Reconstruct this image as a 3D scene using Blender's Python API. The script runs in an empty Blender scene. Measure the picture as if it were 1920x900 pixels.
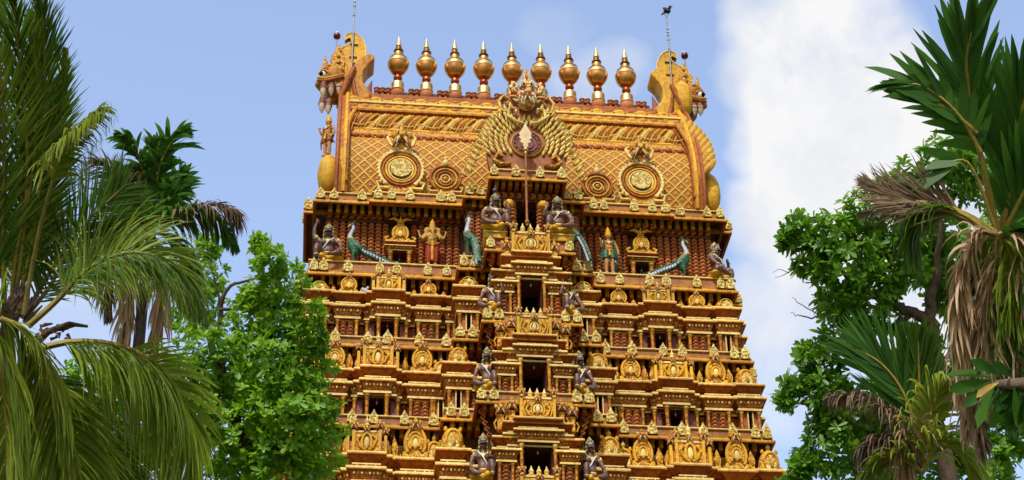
import bpy, math, random
import numpy as np
from mathutils import Vector, Matrix
random.seed(7); rng = np.random.default_rng(11)
PI = math.pi
scene = bpy.context.scene
COL = scene.collection

# ------------------------------------------------------------------ camera
F, PH, RO, YA, CX, CY, CZ = 3523.3, .5955, -.0139, .1089, -6.72, -60.42, 1.6
def ray(u, v):
    a, b = u-960, 450-v
    c, s = math.cos(RO), math.sin(RO)
    X, Z = (c*a-s*b)/F, (s*a+c*b)/F
    y = math.cos(PH)-math.sin(PH)*Z; z = math.sin(PH)+math.cos(PH)*Z
    c, s = math.cos(YA), math.sin(YA)
    return Vector((c*X+s*y, -s*X+c*y, z))
EYE = Vector((CX, CY, CZ))
def spot(u, v, dist):          # a point of the world seen in direction (u,v) at a distance
    return EYE + ray(u, v).normalized()*dist
cam_d = bpy.data.cameras.new('camera'); cam = bpy.data.objects.new('camera', cam_d); COL.objects.link(cam)
fw = ray(960, 450).normalized(); rt = (ray(1960, 450)-ray(-40, 450)).normalized(); up = rt.cross(fw)
m3 = Matrix((rt, up, -fw)).transposed()
cam.matrix_world = Matrix.Translation(EYE) @ m3.to_4x4()
cam_d.sensor_width = 36; cam_d.lens = 36*F/1920; cam_d.clip_start = .1; cam_d.clip_end = 6000
scene.camera = cam

# ------------------------------------------------------------------ materials
class NT:
    def __init__(s, nt): s.nt = nt; s.n = nt.nodes; s.l = nt.links
    def add(s, t, **k):
        n = s.n.new(t)
        for a, b in k.items(): setattr(n, a, b)
        return n
    def link(s, a, b): s.l.new(a, b)
def new_mat(name):
    m = bpy.data.materials.new(name); m.use_nodes = True
    t = NT(m.node_tree); t.n.clear()
    out = t.add('ShaderNodeOutputMaterial'); b = t.add('ShaderNodeBsdfPrincipled')
    t.link(b.outputs[0], out.inputs[0]); return m, t, b, out
def ramp(t, fac, stops):
    r = t.add('ShaderNodeValToRGB'); t.link(fac, r.inputs[0])
    e = r.color_ramp.elements
    while len(e) < len(stops): e.new(.5)
    for i, (p, c) in enumerate(stops):
        e[i].position = p; e[i].color = (*c, 1) if len(c) == 3 else c
    return r.outputs[0]
def mixc(t, fac, a, b, mode='MIX'):
    m = t.add('ShaderNodeMix', data_type='RGBA', blend_type=mode)
    if isinstance(fac, (int, float)): m.inputs[0].default_value = fac
    else: t.link(fac, m.inputs[0])
    for k, v in ((6, a), (7, b)):
        if isinstance(v, tuple): m.inputs[k].default_value = (*v, 1)
        else: t.link(v, m.inputs[k])
    return m.outputs[2]
def noise(t, vec, scale, detail=4, rough=.55):
    n = t.add('ShaderNodeTexNoise'); n.inputs['Scale'].default_value = scale
    n.inputs['Detail'].default_value = detail; n.inputs['Roughness'].default_value = rough
    t.link(vec, n.inputs['Vector']); return n.outputs[0]
def paint(name, base, alt=None, rough=.62, dirt=.55, bump=.35, alt_amt=.5, spec=.35, metal=0, scale=1.0, dirtcol=(.07, .03, .012)):
    """weathered masonry paint: blotchy hue, dark rain streaks, fine grain"""
    m, t, b, out = new_mat(name)
    g = t.add('ShaderNodeNewGeometry'); pos = g.outputs['Position']
    alt = alt or tuple(c*.72 for c in base)
    n1 = noise(t, pos, 2.1*scale, 5)
    c = mixc(t, ramp(t, n1, [(.42, (0, 0, 0)), (.62, (alt_amt,)*3)]), base, alt)
    mp = t.add('ShaderNodeMapping'); mp.inputs['Scale'].default_value = (7*scale, 7*scale, .9*scale); t.link(pos, mp.inputs[0])
    n2 = noise(t, mp.outputs[0], 1.0, 4)
    c = mixc(t, ramp(t, n2, [(.50, (0, 0, 0)), (.72, (dirt,)*3)]), c, dirtcol)
    n4 = noise(t, pos, 5.5*scale, 6, .68)
    c = mixc(t, ramp(t, n4, [(.40, (.62*min(1, dirt*1.6),)*3), (.53, (0, 0, 0))]), c, tuple(x*.30 for x in alt))
    n3 = noise(t, pos, 17*scale, 3, .7)
    c = mixc(t, ramp(t, n3, [(.3, (.35, .35, .35)), (.55, (0, 0, 0))]), c, tuple(x*.45 for x in alt))
    n5 = noise(t, pos, .33*scale, 3, .6)
    c = mixc(t, ramp(t, n5, [(.34, (.26,)*3), (.52, (0, 0, 0))]), c, tuple(x*.5 for x in alt))
    oi = t.add('ShaderNodeObjectInfo')
    hs = t.add('ShaderNodeHueSaturation'); t.link(c, hs.inputs['Color'])
    mr = t.add('ShaderNodeMapRange'); t.link(oi.outputs['Random'], mr.inputs[0]); mr.inputs[3].default_value = .82; mr.inputs[4].default_value = 1.16
    t.link(mr.outputs[0], hs.inputs['Value'])
    t.link(hs.outputs[0], b.inputs['Base Color'])
    b.inputs['Roughness'].default_value = rough; b.inputs['Metallic'].default_value = metal
    b.inputs['Specular IOR Level'].default_value = spec
    bp = t.add('ShaderNodeBump'); bp.inputs['Strength'].default_value = bump; bp.inputs['Distance'].default_value = .03
    t.link(n3, bp.inputs['Height']); t.link(bp.outputs[0], b.inputs['Normal'])
    return m
def carved(name, hi, lo, sc=9.0, rough=.6, depth=.05, edge=.34):
    """painted relief carving: raised pale curls on a darker ground"""
    m, t, b, out = new_mat(name)
    g = t.add('ShaderNodeNewGeometry'); pos = g.outputs['Position']
    v = t.add('ShaderNodeTexVoronoi', feature='SMOOTH_F1'); v.inputs['Scale'].default_value = sc
    nv = t.add('ShaderNodeTexNoise'); nv.inputs['Scale'].default_value = 4; t.link(pos, nv.inputs['Vector'])
    ad = t.add('ShaderNodeVectorMath', operation='MULTIPLY_ADD'); t.link(nv.outputs['Color'], ad.inputs[0]); ad.inputs[1].default_value = (.25,)*3; t.link(pos, ad.inputs[2])
    t.link(ad.outputs[0], v.inputs['Vector'])
    c = ramp(t, v.outputs[0], [(0, hi), (edge*.8, hi), (edge*1.5, lo), (1, tuple(x*.6 for x in lo))])
    n1 = noise(t, pos, 1.7, 5)
    c = mixc(t, ramp(t, n1, [(.42, (0, 0, 0)), (.66, (.45,)*3)]), c, tuple(x*.7 for x in hi))
    n2 = noise(t, pos, 12, 4)
    c = mixc(t, ramp(t, n2, [(.55, (0, 0, 0)), (.75, (.5,)*3)]), c, (.10, .04, .012))
    t.link(c, b.inputs['Base Color']); b.inputs['Roughness'].default_value = rough; b.inputs['Specular IOR Level'].default_value = .3
    bp = t.add('ShaderNodeBump', invert=True); bp.inputs['Strength'].default_value = .9; bp.inputs['Distance'].default_value = depth
    t.link(v.outputs[0], bp.inputs['Height']); t.link(bp.outputs[0], b.inputs['Normal'])
    return m
GOLD = paint('gold_paint', (.70, .325, .012), (.54, .18, .009))
YEL = paint('yellow_paint', (.80, .46, .014), (.68, .30, .011), dirt=.4)
PALE = paint('pale_gold_paint', (.90, .70, .24), (.84, .55, .10), dirt=.3)
ORANGE = paint('orange_paint', (.52, .15, .008), (.38, .08, .006))
TERRA = paint('terracotta_paint', (.43, .125, .016), (.31, .07, .010), dirt=.45)
PINK = paint('faded_maroon_paint', (.33, .10, .03), (.42, .19, .025), dirt=.5)
PLUM = paint('plum_paint', (.27, .085, .06), (.2, .06, .045), dirt=.4)
DARK = paint('dark_shade_paint', (.18, .062, .018), (.11, .035, .012))  # dark brown with the shade of soffits, gaps and recesses put into it
BLACK = paint('black_interior', (.012, .007, .005), bump=0, spec=.05)  # unlit depth of openings put into the colour; plain black on eyes and moustaches
LIME = carved('lime_gold_relief', (.80, .72, .25), (.45, .26, .03), sc=11, depth=.03)
CARV = carved('gold_relief', (.80, .50, .04), (.42, .11, .012), sc=13)
CARVO = carved('orange_relief', (.66, .32, .04), (.34, .07, .012), sc=15)
CARVP = carved('pale_relief', (.84, .66, .24), (.46, .12, .04), sc=8)
SKIN = paint('dark_brown_statue_paint', (.20, .10, .068), (.12, .055, .04), rough=.42, dirt=.4, bump=.25, spec=.45, scale=3)
TAN = paint('tan_statue_paint', (.66, .30, .09), (.58, .24, .07), rough=.5, dirt=.2, scale=3)
WHITE = paint('white_paint', (.8, .78, .74), dirt=.2, rough=.5, scale=3)
GREEN = paint('peacock_green_paint', (.03, .15, .065), (.02, .09, .06), rough=.42, dirt=.25, scale=3)
BLUEW = paint('pale_blue_paint', (.50, .58, .72), (.36, .46, .65), rough=.5, dirt=.15, scale=3)
TAILM = carved('peacock_tail_paint', (.42, .55, .36), (.02, .11, .06), sc=12, depth=.02, edge=.2)
HAIRM = carved('curly_hair_paint', (.50, .44, .16), (.12, .12, .06), sc=16, depth=.03)
RED = paint('red_paint', (.55, .04, .02), dirt=.2, scale=3)
IVORY = paint('ivory_fang_paint', (.70, .58, .38), (.5, .34, .18), dirt=.3, scale=2)
METAL = paint('grey_metal', (.30, .30, .31), rough=.45, metal=.6, dirt=.2, scale=3)
PIG = paint('slate_feathers', (.12, .14, .17), dirt=.2, scale=5)
CROW = paint('black_feathers', (.012, .014, .028), dirt=0, scale=5)
def metal(name, col, rough, alt):
    m, t, b, out = new_mat(name)
    g = t.add('ShaderNodeNewGeometry'); n = noise(t, g.outputs['Position'], 3.5, 5)
    t.link(ramp(t, n, [(.35, alt), (.6, col)]), b.inputs['Base Color'])
    n2 = noise(t, g.outputs['Position'], 9, 3)
    t.link(ramp(t, n2, [(.3, (rough,)*3), (.7, (rough+.16,)*3)]), b.inputs['Roughness'])
    b.inputs['Metallic'].default_value = 1
    return m
COPPER = metal('polished_copper', (.74, .36, .10), .30, (.48, .19, .05))
REDCOP = metal('red_copper', (.46, .12, .035), .28, (.35, .05, .02))
BRASS = metal('brass', (.86, .62, .24), .30, (.72, .46, .14))
DKBR = metal('tarnished_brass', (.20, .11, .05), .4, (.10, .06, .03))

def lattice_mat():
    m, t, b, out = new_mat('diamond_lattice')
    uv = t.add('ShaderNodeUVMap'); sep = t.add('ShaderNodeSeparateXYZ'); t.link(uv.outputs[0], sep.inputs[0])
    def M(op, a, b_=None):
        n = t.add('ShaderNodeMath', operation=op)
        for i, q in enumerate((a, b_)):
            if q is None: continue
            if isinstance(q, (int, float)): n.inputs[i].default_value = q
            else: t.link(q, n.inputs[i])
        return n.outputs[0]
    u = M('DIVIDE', sep.outputs[0], .50); v = M('DIVIDE', sep.outputs[1], .56)
    p = M('ABSOLUTE', M('SUBTRACT', M('FRACT', M('ADD', u, v)), .5))
    q = M('ABSOLUTE', M('SUBTRACT', M('FRACT', M('SUBTRACT', u, v)), .5))
    mx = M('MAXIMUM', p, q)           # .5 on the ribs, 0 at the centre of a diamond
    g = t.add('ShaderNodeNewGeometry'); pos = g.outputs['Position']
    c = ramp(t, mx, [(0, (.86, .74, .30)), (.08, (.74, .52, .10)), (.13, (.34, .08, .012)), (.25, (.54, .20, .022)), (.33, (.30, .065, .012)), (.38, (.66, .40, .035)), (1, (.78, .52, .07))])
    n1 = noise(t, pos, 1.3, 5)
    c = mixc(t, ramp(t, n1, [(.45, (0, 0, 0)), (.65, (.45,)*3)]), c, (.50, .25, .02))
    n2 = noise(t, pos, 10, 4)
    c = mixc(t, ramp(t, n2, [(.55, (0, 0, 0)), (.78, (.5,)*3)]), c, (.12, .04, .012))
    t.link(c, b.inputs['Base Color']); b.inputs['Roughness'].default_value = .6; b.inputs['Specular IOR Level'].default_value = .3
    h = ramp(t, mx, [(0, (1, 1, 1)), (.13, (.1,)*3), (.34, (0,)*3), (.43, (.9,)*3), (1, (1,)*3)])
    bp = t.add('ShaderNodeBump'); bp.inputs['Strength'].default_value = 1; bp.inputs['Distance'].default_value = .06
    t.link(h, bp.inputs['Height']); t.link(bp.outputs[0], b.inputs['Normal'])
    return m
LATT = lattice_mat()

def leafmat(name, c1, c2, c3, rough=.42, trans=.35, spec=.4):
    m, t, b, out = new_mat(name)
    g = t.add('ShaderNodeNewGeometry')
    c = ramp(t, g.outputs['Random Per Island'], [(0, c1), (.5, c2), (1, c3)])
    n = noise(t, g.outputs['Position'], .9, 3)
    c = mixc(t, ramp(t, n, [(.35, (0, 0, 0)), (.65, (.55,)*3)]), c, c3)
    t.link(c, b.inputs['Base Color']); b.inputs['Roughness'].default_value = rough; b.inputs['Specular IOR Level'].default_value = spec
    tr = t.add('ShaderNodeBsdfTranslucent'); mx = t.add('ShaderNodeMixShader'); mx.inputs[0].default_value = trans
    hs = t.add('ShaderNodeHueSaturation'); t.link(c, hs.inputs['Color']); hs.inputs['Value'].default_value = 1.5; hs.inputs['Hue'].default_value = .485
    t.link(hs.outputs[0], tr.inputs[0]); t.link(b.outputs[0], mx.inputs[1]); t.link(tr.outputs[0], mx.inputs[2]); t.link(mx.outputs[0], out.inputs[0])
    return m
L_TREE = leafmat('broad_leaf', (.055, .19, .008), (.12, .32, .012), (.28, .50, .025))
L_TREE2 = leafmat('dark_broad_leaf', (.042, .15, .007), (.092, .26, .012), (.20, .42, .022))
L_COCO = leafmat('coconut_leaf', (.070, .14, .008), (.15, .24, .016), (.28, .37, .035), rough=.5, spec=.22)
L_COCOD = leafmat('dark_coconut_leaf', (.024, .065, .006), (.048, .115, .010), (.09, .18, .016), rough=.5, spec=.2)
L_COCOY = leafmat('yellowing_coconut_leaf', (.085, .17, .012), (.16, .25, .020), (.30, .33, .030), rough=.5, spec=.2)
L_AREC = leafmat('areca_leaf', (.018, .075, .008), (.036, .13, .013), (.075, .20, .022), rough=.42, spec=.3)
L_DEAD = leafmat('dead_leaf', (.26, .15, .075), (.46, .30, .16), (.66, .50, .31), rough=.7, trans=.2, spec=.2)
L_DEADG = leafmat('brown_grey_leaf', (.10, .06, .035), (.19, .12, .07), (.26, .19, .11), rough=.7, trans=.12, spec=.2)
BARK = paint('bark', (.16, .11, .075), (.09, .06, .04), rough=.85, dirt=.5, scale=2)
PALMB = paint('palm_trunk', (.15, .115, .08), (.09, .07, .05), rough=.85, dirt=.5, scale=2)
RACH = paint('frond_stalk', (.36, .26, .035), (.22, .2, .03), rough=.5, dirt=.3, scale=2)
RACHD = paint('dead_frond_stalk', (.27, .17, .09), rough=.7, dirt=.3, scale=2)
SOIL = paint('grass_ground', (.07, .11, .03), (.12, .10, .05), rough=.95, scale=.3)

# ------------------------------------------------------------------ mesh building
class MB:
    def __init__(s): s.v = []; s.f = []; s.m = []
    def add(s, vs, fs, mi=0, M=None):
        o = len(s.v)
        if M is not None: vs = [tuple(M @ Vector(p)) for p in vs]
        s.v += [tuple(p) for p in vs]; s.f += [tuple(i+o for i in f) for f in fs]
        s.m += (mi if isinstance(mi, list) else [mi]*len(fs)); return s
    def box(s, x0, x1, y0, y1, z0, z1, mi=0, M=None):
        vs = [(x, y, z) for z in (z0, z1) for y in (y0, y1) for x in (x0, x1)]
        return s.add(vs, [(0, 2, 3, 1), (4, 5, 7, 6), (0, 1, 5, 4), (2, 6, 7, 3), (0, 4, 6, 2), (1, 3, 7, 5)], mi, M)
    def rect(s, x0, x1, y0, y1, prof, back=None, cap=True):
        """moulding round a rectangle; prof = (offset, z, material); back = a y the rear stays at"""
        rings = []
        for d, z, mi in prof:
            b = y1+d if back is None else back
            rings.append([(x0-d, y0-d, z), (x1+d, y0-d, z), (x1+d, b, z), (x0-d, b, z)])
        vs = [p for r in rings for p in r]; fs = []; ms = []
        for i in range(len(rings)-1):
            for k in range(4):
                a, b = i*4+k, i*4+(k+1) % 4
                fs.append((a, b, b+4, a+4)); ms.append(prof[i+1][2])
        if cap:
            fs.append((3, 2, 1, 0)); ms.append(prof[0][2])
            n = (len(rings)-1)*4; fs.append((n, n+1, n+2, n+3)); ms.append(prof[-1][2])
        return s.add(vs, fs, ms)
    def lathe(s, prof, n=12, M=None, sq=0, sy=1):
        """prof = (r, z, mi)"""
        vs = []; fs = []; ms = []
        for r, z, mi in prof:
            for k in range(n):
                a = 2*PI*(k+.5)/n; q = 1
                if sq: q = 1/max(abs(math.cos(a)), abs(math.sin(a)))**sq
                vs.append((r*q*math.cos(a), r*q*math.sin(a)*sy, z))
        for i in range(len(prof)-1):
            for k in range(n):
                a, b = i*n+k, i*n+(k+1) % n
                fs.append((a, b, b+n, a+n)); ms.append(prof[i+1][2])
        fs.append(tuple(reversed(range(n)))); ms.append(prof[0][2])
        o = (len(prof)-1)*n; fs.append(tuple(range(o, o+n))); ms.append(prof[-1][2])
        return s.add(vs, fs, ms, M)
    def ball(s, c, r, mi=0, n=10, M=None, R=None):
        if isinstance(r, (int, float)): r = (r, r, r)
        vs = []; h = max(4, n//2+1)
        for i in range(1, h):
            t = PI*i/h
            for k in range(n):
                a = 2*PI*k/n; vs.append((r[0]*math.sin(t)*math.cos(a), r[1]*math.sin(t)*math.sin(a), r[2]*math.cos(t)))
        vs += [(0, 0, r[2]), (0, 0, -r[2])]; T = len(vs)-2
        fs = []
        for i in range(h-2):
            for k in range(n):
                a, b = i*n+k, i*n+(k+1) % n; fs.append((a, a+n, b+n, b))
        for k in range(n):
            fs.append((k, (k+1) % n, T)); fs.append(((h-2)*n+(k+1) % n, (h-2)*n+k, T+1))
        X = Matrix.Translation(c) @ (R.to_4x4() if R is not None else Matrix.Identity(4))
        return s.add(vs, fs, mi, (M @ X) if M is not None else X)
    def tube(s, pts, rad, mi=0, n=7, M=None, cap=True):
        pts = [Vector(p) for p in pts]; N = len(pts)
        if isinstance(rad, (int, float)): rad = [rad]*N
        vs = []; fs = []; ref = None
        for i, p in enumerate(pts):
            t = (pts[min(i+1, N-1)]-pts[max(i-1, 0)])
            t = t.normalized() if t.length > 1e-9 else Vector((0, 0, 1))
            if ref is None:
                ref = t.cross(Vector((0, 1, 0)) if abs(t.y) < .9 else Vector((1, 0, 0))).normalized()
            ref = (ref-t*ref.dot(t)); ref = ref.normalized() if ref.length > 1e-6 else t.orthogonal().normalized()
            b = t.cross(ref)
            for k in range(n):
                a = 2*PI*k/n; vs.append(p+(ref*math.cos(a)+b*math.sin(a))*rad[i])
        for i in range(N-1):
            for k in range(n):
                a, b = i*n+k, i*n+(k+1) % n; fs.append((a, b, b+n, a+n))
        if cap: fs += [tuple(reversed(range(n))), tuple(range((N-1)*n, N*n))]
        return s.add(vs, fs, mi, M)
    def plate(s, out, y0, y1, mi=0, M=None, mside=None):
        """outline in x,z pushed from y0 (front) to y1"""
        n = len(out); vs = [(x, y0, z) for x, z in out]+[(x, y1, z) for x, z in out]
        fs = [tuple(range(n)), tuple(reversed(range(n, 2*n)))]+[(i, i+n, (i+1) % n+n, (i+1) % n) for i in range(n)]
        ms = [mi]*2+[mi if mside is None else mside]*n
        return s.add(vs, fs, ms, M)
    def mesh(s, name, mats, smooth=35):
        me = bpy.data.meshes.new(name); me.from_pydata(s.v, [], s.f)
        for m in mats: me.materials.append(m)
        me.polygons.foreach_set('material_index', [min(i, len(mats)-1) for i in s.m])
        import bmesh
        bm = bmesh.new(); bm.from_mesh(me); bmesh.ops.recalc_face_normals(bm, faces=bm.faces); bm.to_mesh(me); bm.free()
        if smooth:
            me.polygons.foreach_set('use_smooth', [True]*len(me.polygons)); me.set_sharp_from_angle(angle=math.radians(smooth))
        me.update(); return me
    def obj(s, name, mats, parent=None, smooth=35, loc=None):
        if not isinstance(mats, (list, tuple)): mats = [mats]
        return link(name, s.mesh(name, mats, smooth), parent, loc)
def link(name, me, parent=None, loc=None, rot=None, scale=None):
    o = bpy.data.objects.new(name, me); COL.objects.link(o)
    if parent is not None: o.parent = parent
    if loc is not None: o.location = loc
    if rot is not None: o.rotation_euler = rot
    if scale is not None: o.scale = scale
    return o
def thing(name, label, cat, loc=(0, 0, 0), group=None, rot=None, scale=None):
    o = bpy.data.objects.new(name, None); COL.objects.link(o); o.location = loc; o.empty_display_size = .2
    if rot is not None: o.rotation_euler = rot
    if scale is not None: o.scale = scale
    tag(o, label, cat, group); return o
def tag(o, label, cat, group=None):
    o['label'] = label; o['category'] = cat
    if group: o['group'] = group
    return o
def kids(o): return [c for c in COL.objects if c.parent == o]
def dup(root, loc, label, rot=None, scale=None, group=None):
    def rec(o, par):
        c = o.copy(); COL.objects.link(c)
        if par is not None: c.parent = par
        for ch in kids(o): rec(ch, c)
        return c
    r = rec(root, None); r.location = loc; r['label'] = label
    if rot is not None: r.rotation_euler = rot
    if scale is not None: r.scale = scale
    if group: r['group'] = group
    return r
def sculpt(name, mb, mat, parent, voxel=.03, smooth=3, loc=None):
    """melt overlapping masses into one continuous modelled surface"""
    me = mb.mesh(name, [mat], 0); o = bpy.data.objects.new(name, me); COL.objects.link(o)
    r = o.modifiers.new('r', 'REMESH'); r.mode = 'VOXEL'; r.voxel_size = voxel
    q = o.modifiers.new('s', 'SMOOTH'); q.iterations = smooth; q.factor = .5
    dg = bpy.context.evaluated_depsgraph_get(); dg.update()
    nm = bpy.data.meshes.new_from_object(o.evaluated_get(dg))
    bpy.data.objects.remove(o); bpy.data.meshes.remove(me)
    nm.name = name
    if not nm.materials: nm.materials.append(mat)
    nm.polygons.foreach_set('use_smooth', [True]*len(nm.polygons))
    return link(name, nm, parent, loc)
def arc(cx, cz, rx, rz, a0, a1, n, y=0): return [(cx+rx*math.cos(a0+(a1-a0)*i/n), y, cz+rz*math.sin(a0+(a1-a0)*i/n)) for i in range(n+1)]

# ================================================================== THE GATE TOWER
def yf(w): return -2.836-(w-8)*1.113
BRAID = paint('braid_terracotta', (.52, .165, .028), (.40, .10, .016), dirt=.4)
tower = thing('temple_tower', 'tall ochre gold temple gate tower with stepped carved storeys and a barrel roof', 'temple tower')
LV = {'A': (7.863, 42.28, .57), 'B': (8.0, 38.96, .72), 'C': (8.267, 35.78, .53), 'D': (8.636, 32.35, .57), 'E': (9.05, 28.75, .57)}
BAY = {'A': (2.30, 1.45), 'B': (2.537, 1.642), 'C': (2.708, 1.779), 'D': (3.09, 2.024), 'E': (3.3, 2.2)}
P1, P2 = .72, 1.29
TM = [GOLD, PALE, ORANGE, PINK, DARK, YEL, CARVO, TERRA]
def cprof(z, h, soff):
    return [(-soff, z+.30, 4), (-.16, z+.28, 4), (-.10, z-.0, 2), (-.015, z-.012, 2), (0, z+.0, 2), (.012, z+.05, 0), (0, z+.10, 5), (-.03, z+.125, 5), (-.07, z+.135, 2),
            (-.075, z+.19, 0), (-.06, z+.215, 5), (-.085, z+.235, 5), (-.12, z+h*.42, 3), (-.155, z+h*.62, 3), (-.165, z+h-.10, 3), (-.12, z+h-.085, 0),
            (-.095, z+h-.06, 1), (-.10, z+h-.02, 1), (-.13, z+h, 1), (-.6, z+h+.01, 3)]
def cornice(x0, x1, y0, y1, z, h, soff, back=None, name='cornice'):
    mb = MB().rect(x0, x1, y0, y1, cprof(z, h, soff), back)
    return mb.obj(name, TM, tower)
def brackets(x0, x1, y0, y1, z, dz=.38, sp=.30, w=.155):
    mb = MB(); n = max(1, int((x1-x0)/sp)); 
    for i in range(n):
        x = x0+(i+.5)*(x1-x0)/n
        z_ = z+.24; mb.box(x-w/2, x+w/2, y0, y1, z_-dz, z+.31, 2)
        mb.box(x-w/2+.01, x+w/2-.01, y0-.03, y0+.02, z_-dz+.02, z_-.0, 5)
    return mb.obj('bracket_row', TM, tower, smooth=0)
# medallion: a small pointed leaf plaque with rings and a seated figure boss
def medallion_mesh():
    mb = MB(); o = [(-.16, 0), (.16, 0), (.175, .10), (.15, .20), (.17, .26), (.11, .36), (.06, .42), (.03, .50), (0, .56), (-.03, .50), (-.06, .42), (-.11, .36), (-.17, .26), (-.15, .20), (-.175, .10)]
    mb.plate(o, -.02, .07, 0, mside=1)
    mb.tube(arc(0, .17, .115, .13, -.6, PI+.6, 12, -.025), .022, 0, 5)
    mb.ball((0, -.02, .16), (.055, .04, .075), 0, 8); mb.ball((0, -.03, .27), (.03, .03, .035), 0, 6)
    for q in (-1, 1): mb.ball((q*.13, -.03, .05), (.045, .03, .045), 0, 6)
    mb.ball((0, -.02, .40), (.04, .03, .06), 0, 6)
    return mb.mesh('medallion', [LIME, GOLD])
MED = medallion_mesh()
def medal(x, y, z, s=1.0, rz=0):
    link('medallion', MED, tower, (x, y, z), (random.uniform(-.05, .02), 0, rz+random.uniform(-.08, .08)), (s*random.uniform(.92, 1.06), s, s*random.uniform(.92, 1.07)))
# column prototypes (height 1)
def column_mesh():
    p = [(.5, 0), (.5, .10), (.36, .13), (.46, .17), (.34, .21), (.34, .40), (.47, .44), (.34, .48), (.44, .56), (.34, .60), (.40, .70), (.55, .76), (.34, .82), (.48, .86), (.62, .93), (.62, 1)]
    mb = MB().lathe([(r, z, 1 if i in (4, 7, 12) else 2 if i > 14 else 0) for i, (r, z) in enumerate(p)], 10)
    return mb.mesh('column', [GOLD, ORANGE, PALE])
COLM = column_mesh()
def rope(mb, x, y, z0, z1, w, mi=0, hb=.16, n=6):
    """a stack of chevron leaves"""
    k = max(2, int((z1-z0)/hb)); hb = (z1-z0)/k
    for i in range(k):
        z = z0+(i+.5)*hb
        mb.ball((x, y-w*.04, z+hb*.1), (w*.43, w*.36, hb*.50), mi, 8)
        for q in (-1, 1): mb.ball((x+q*w*.30, y-w*.03, z-hb*.14), (w*.17, w*.25, hb*.36), mi, 5, R=Matrix.Rotation(q*.5, 3, 'Y'))
    mb.box(x-w*.30, x+w*.30, y+.03, y+w*.5, z0, z1, 1)
def rope_mesh(h, w=.26, name='braided_column'):
    mb = MB(); rope(mb, 0, 0, 0, h, w); return mb.mesh(name, [BRAID, DARK], 60)
def rope_band(mb, x0, x1, y, z, s=.24, mi=0):
    k = max(1, int((x1-x0)/s))
    for i in range(k):
        x = x0+(i+.5)*(x1-x0)/k
        for q in (-1, 1): mb.ball((x, y, z+q*s*.22), (s*.52, s*.42, s*.25), mi, 6, R=Matrix.Rotation(q*.45, 3, 'Y'))
# crests
def horseshoe(w, h, n=16, neck=.84):
    """half-open arch: flared feet, round belly, pointed head"""
    pts = []
    for i in range(n+1):
        a = -.75+(PI+1.5)*i/n
        pts.append((w*.5*neck*1.1*math.cos(a), 0, h*.46+h*.40*math.sin(a)*(1.0 if math.sin(a) < 0 else 1.05)))
    return [(w*.5, 0, h*.03)]+pts+[(-w*.5, 0, h*.03)]
def fang_face(mb, x, y, z, s, gold=0, white=2, dark=3):
    mb.ball((x, y, z), (.30*s, .26*s, .30*s), gold, 8)
    mb.ball((x, y-.20*s, z-.05*s), (.12*s, .16*s, .12*s), gold, 6)
    mb.ball((x, y-.02*s, z+.34*s), (.12*s, .1*s, .22*s), gold, 6)
    for q in (-1, 1):
        mb.ball((x+q*.15*s, y-.20*s, z+.08*s), .075*s, white, 6)
        mb.ball((x+q*.15*s, y-.26*s, z+.08*s), .035*s, dark, 5)
        mb.ball((x+q*.32*s, y, z+.12*s), (.12*s, .08*s, .2*s), gold, 6)
        mb.tube([(x+q*.10*s, y-.2*s, z-.14*s), (x+q*.17*s, y-.25*s, z-.30*s), (x+q*.22*s, y-.22*s, z-.46*s)], [.06*s, .05*s, .015*s], white, 5)
        mb.tube([(x+q*.06*s, y-.16*s, z-.1*s), (x+q*.26*s, y-.18*s, z-.3*s), (x+q*.36*s, y-.12*s, z-.62*s)], [.10*s, .10*s, .03*s], 1 if dark == 3 else gold, 5)
CM = [CARV, TERRA, IVORY, BLACK, PALE, YEL, CARVO, LIME]
def arch_crest(w, h, face=True):
    mb = MB(); hs = horseshoe(w, h*.82)
    mb.plate([(p[0], p[2]) for p in hs], 0, .14, 0, mside=5)
    for k, (f, mi) in enumerate(((.93, 5), (.66, 0), (.42, 5))):
        mb.tube([(p[0]*f, -.02-.02*k, h*.36+(p[2]-h*.36)*f) for p in hs[1:-1]], h*.038, mi, 6)
    mb.ball((0, -.04, h*.36), (w*.14, .07, h*.13), 4, 8)
    for q in (-1, 1):
        mb.ball((q*w*.46, -.04, h*.09), (w*.11, .07, h*.09), 5, 7)
        mb.tube([(q*w*.40, -.03, h*.12), (q*w*.30, -.06, h*.05), (q*w*.2, -.05, h*.1)], h*.025, 4, 5)
    if face: fang_face(mb, 0, -.04, h*.80, h*.30)
    else:
        mb.ball((0, 0, h*.86), (w*.1, .07, h*.12), 5, 7); mb.ball((0, 0, h*.98), (w*.04, .04, h*.08), 4, 6)
    return mb.mesh('crest', CM)
def leaf_crest(w, h):
    mb = MB()
    mb.plate([(-w*.5, 0), (w*.5, 0), (w*.42, h*.3), (w*.2, h*.36), (w*.34, h*.62), (w*.18, h*.82), (0, h), (-w*.18, h*.82), (-w*.34, h*.62), (-w*.2, h*.36), (-w*.42, h*.3)], 0, .1, 0, mside=5)
    mb.ball((0, -.02, h*.6), (w*.17, .06, h*.2), 5, 7); mb.ball((0, -.02, h*.2), (w*.3, .06, h*.13), 5, 7)
    for q in (-1, 1): mb.tube([(q*w*.5, 0, 0), (q*w*.62, -.02, h*.2), (q*w*.5, -.03, h*.34), (q*w*.38, -.02, h*.24)], h*.03, 4, 5)
    return mb.mesh('leaf_crest', CM)
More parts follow.
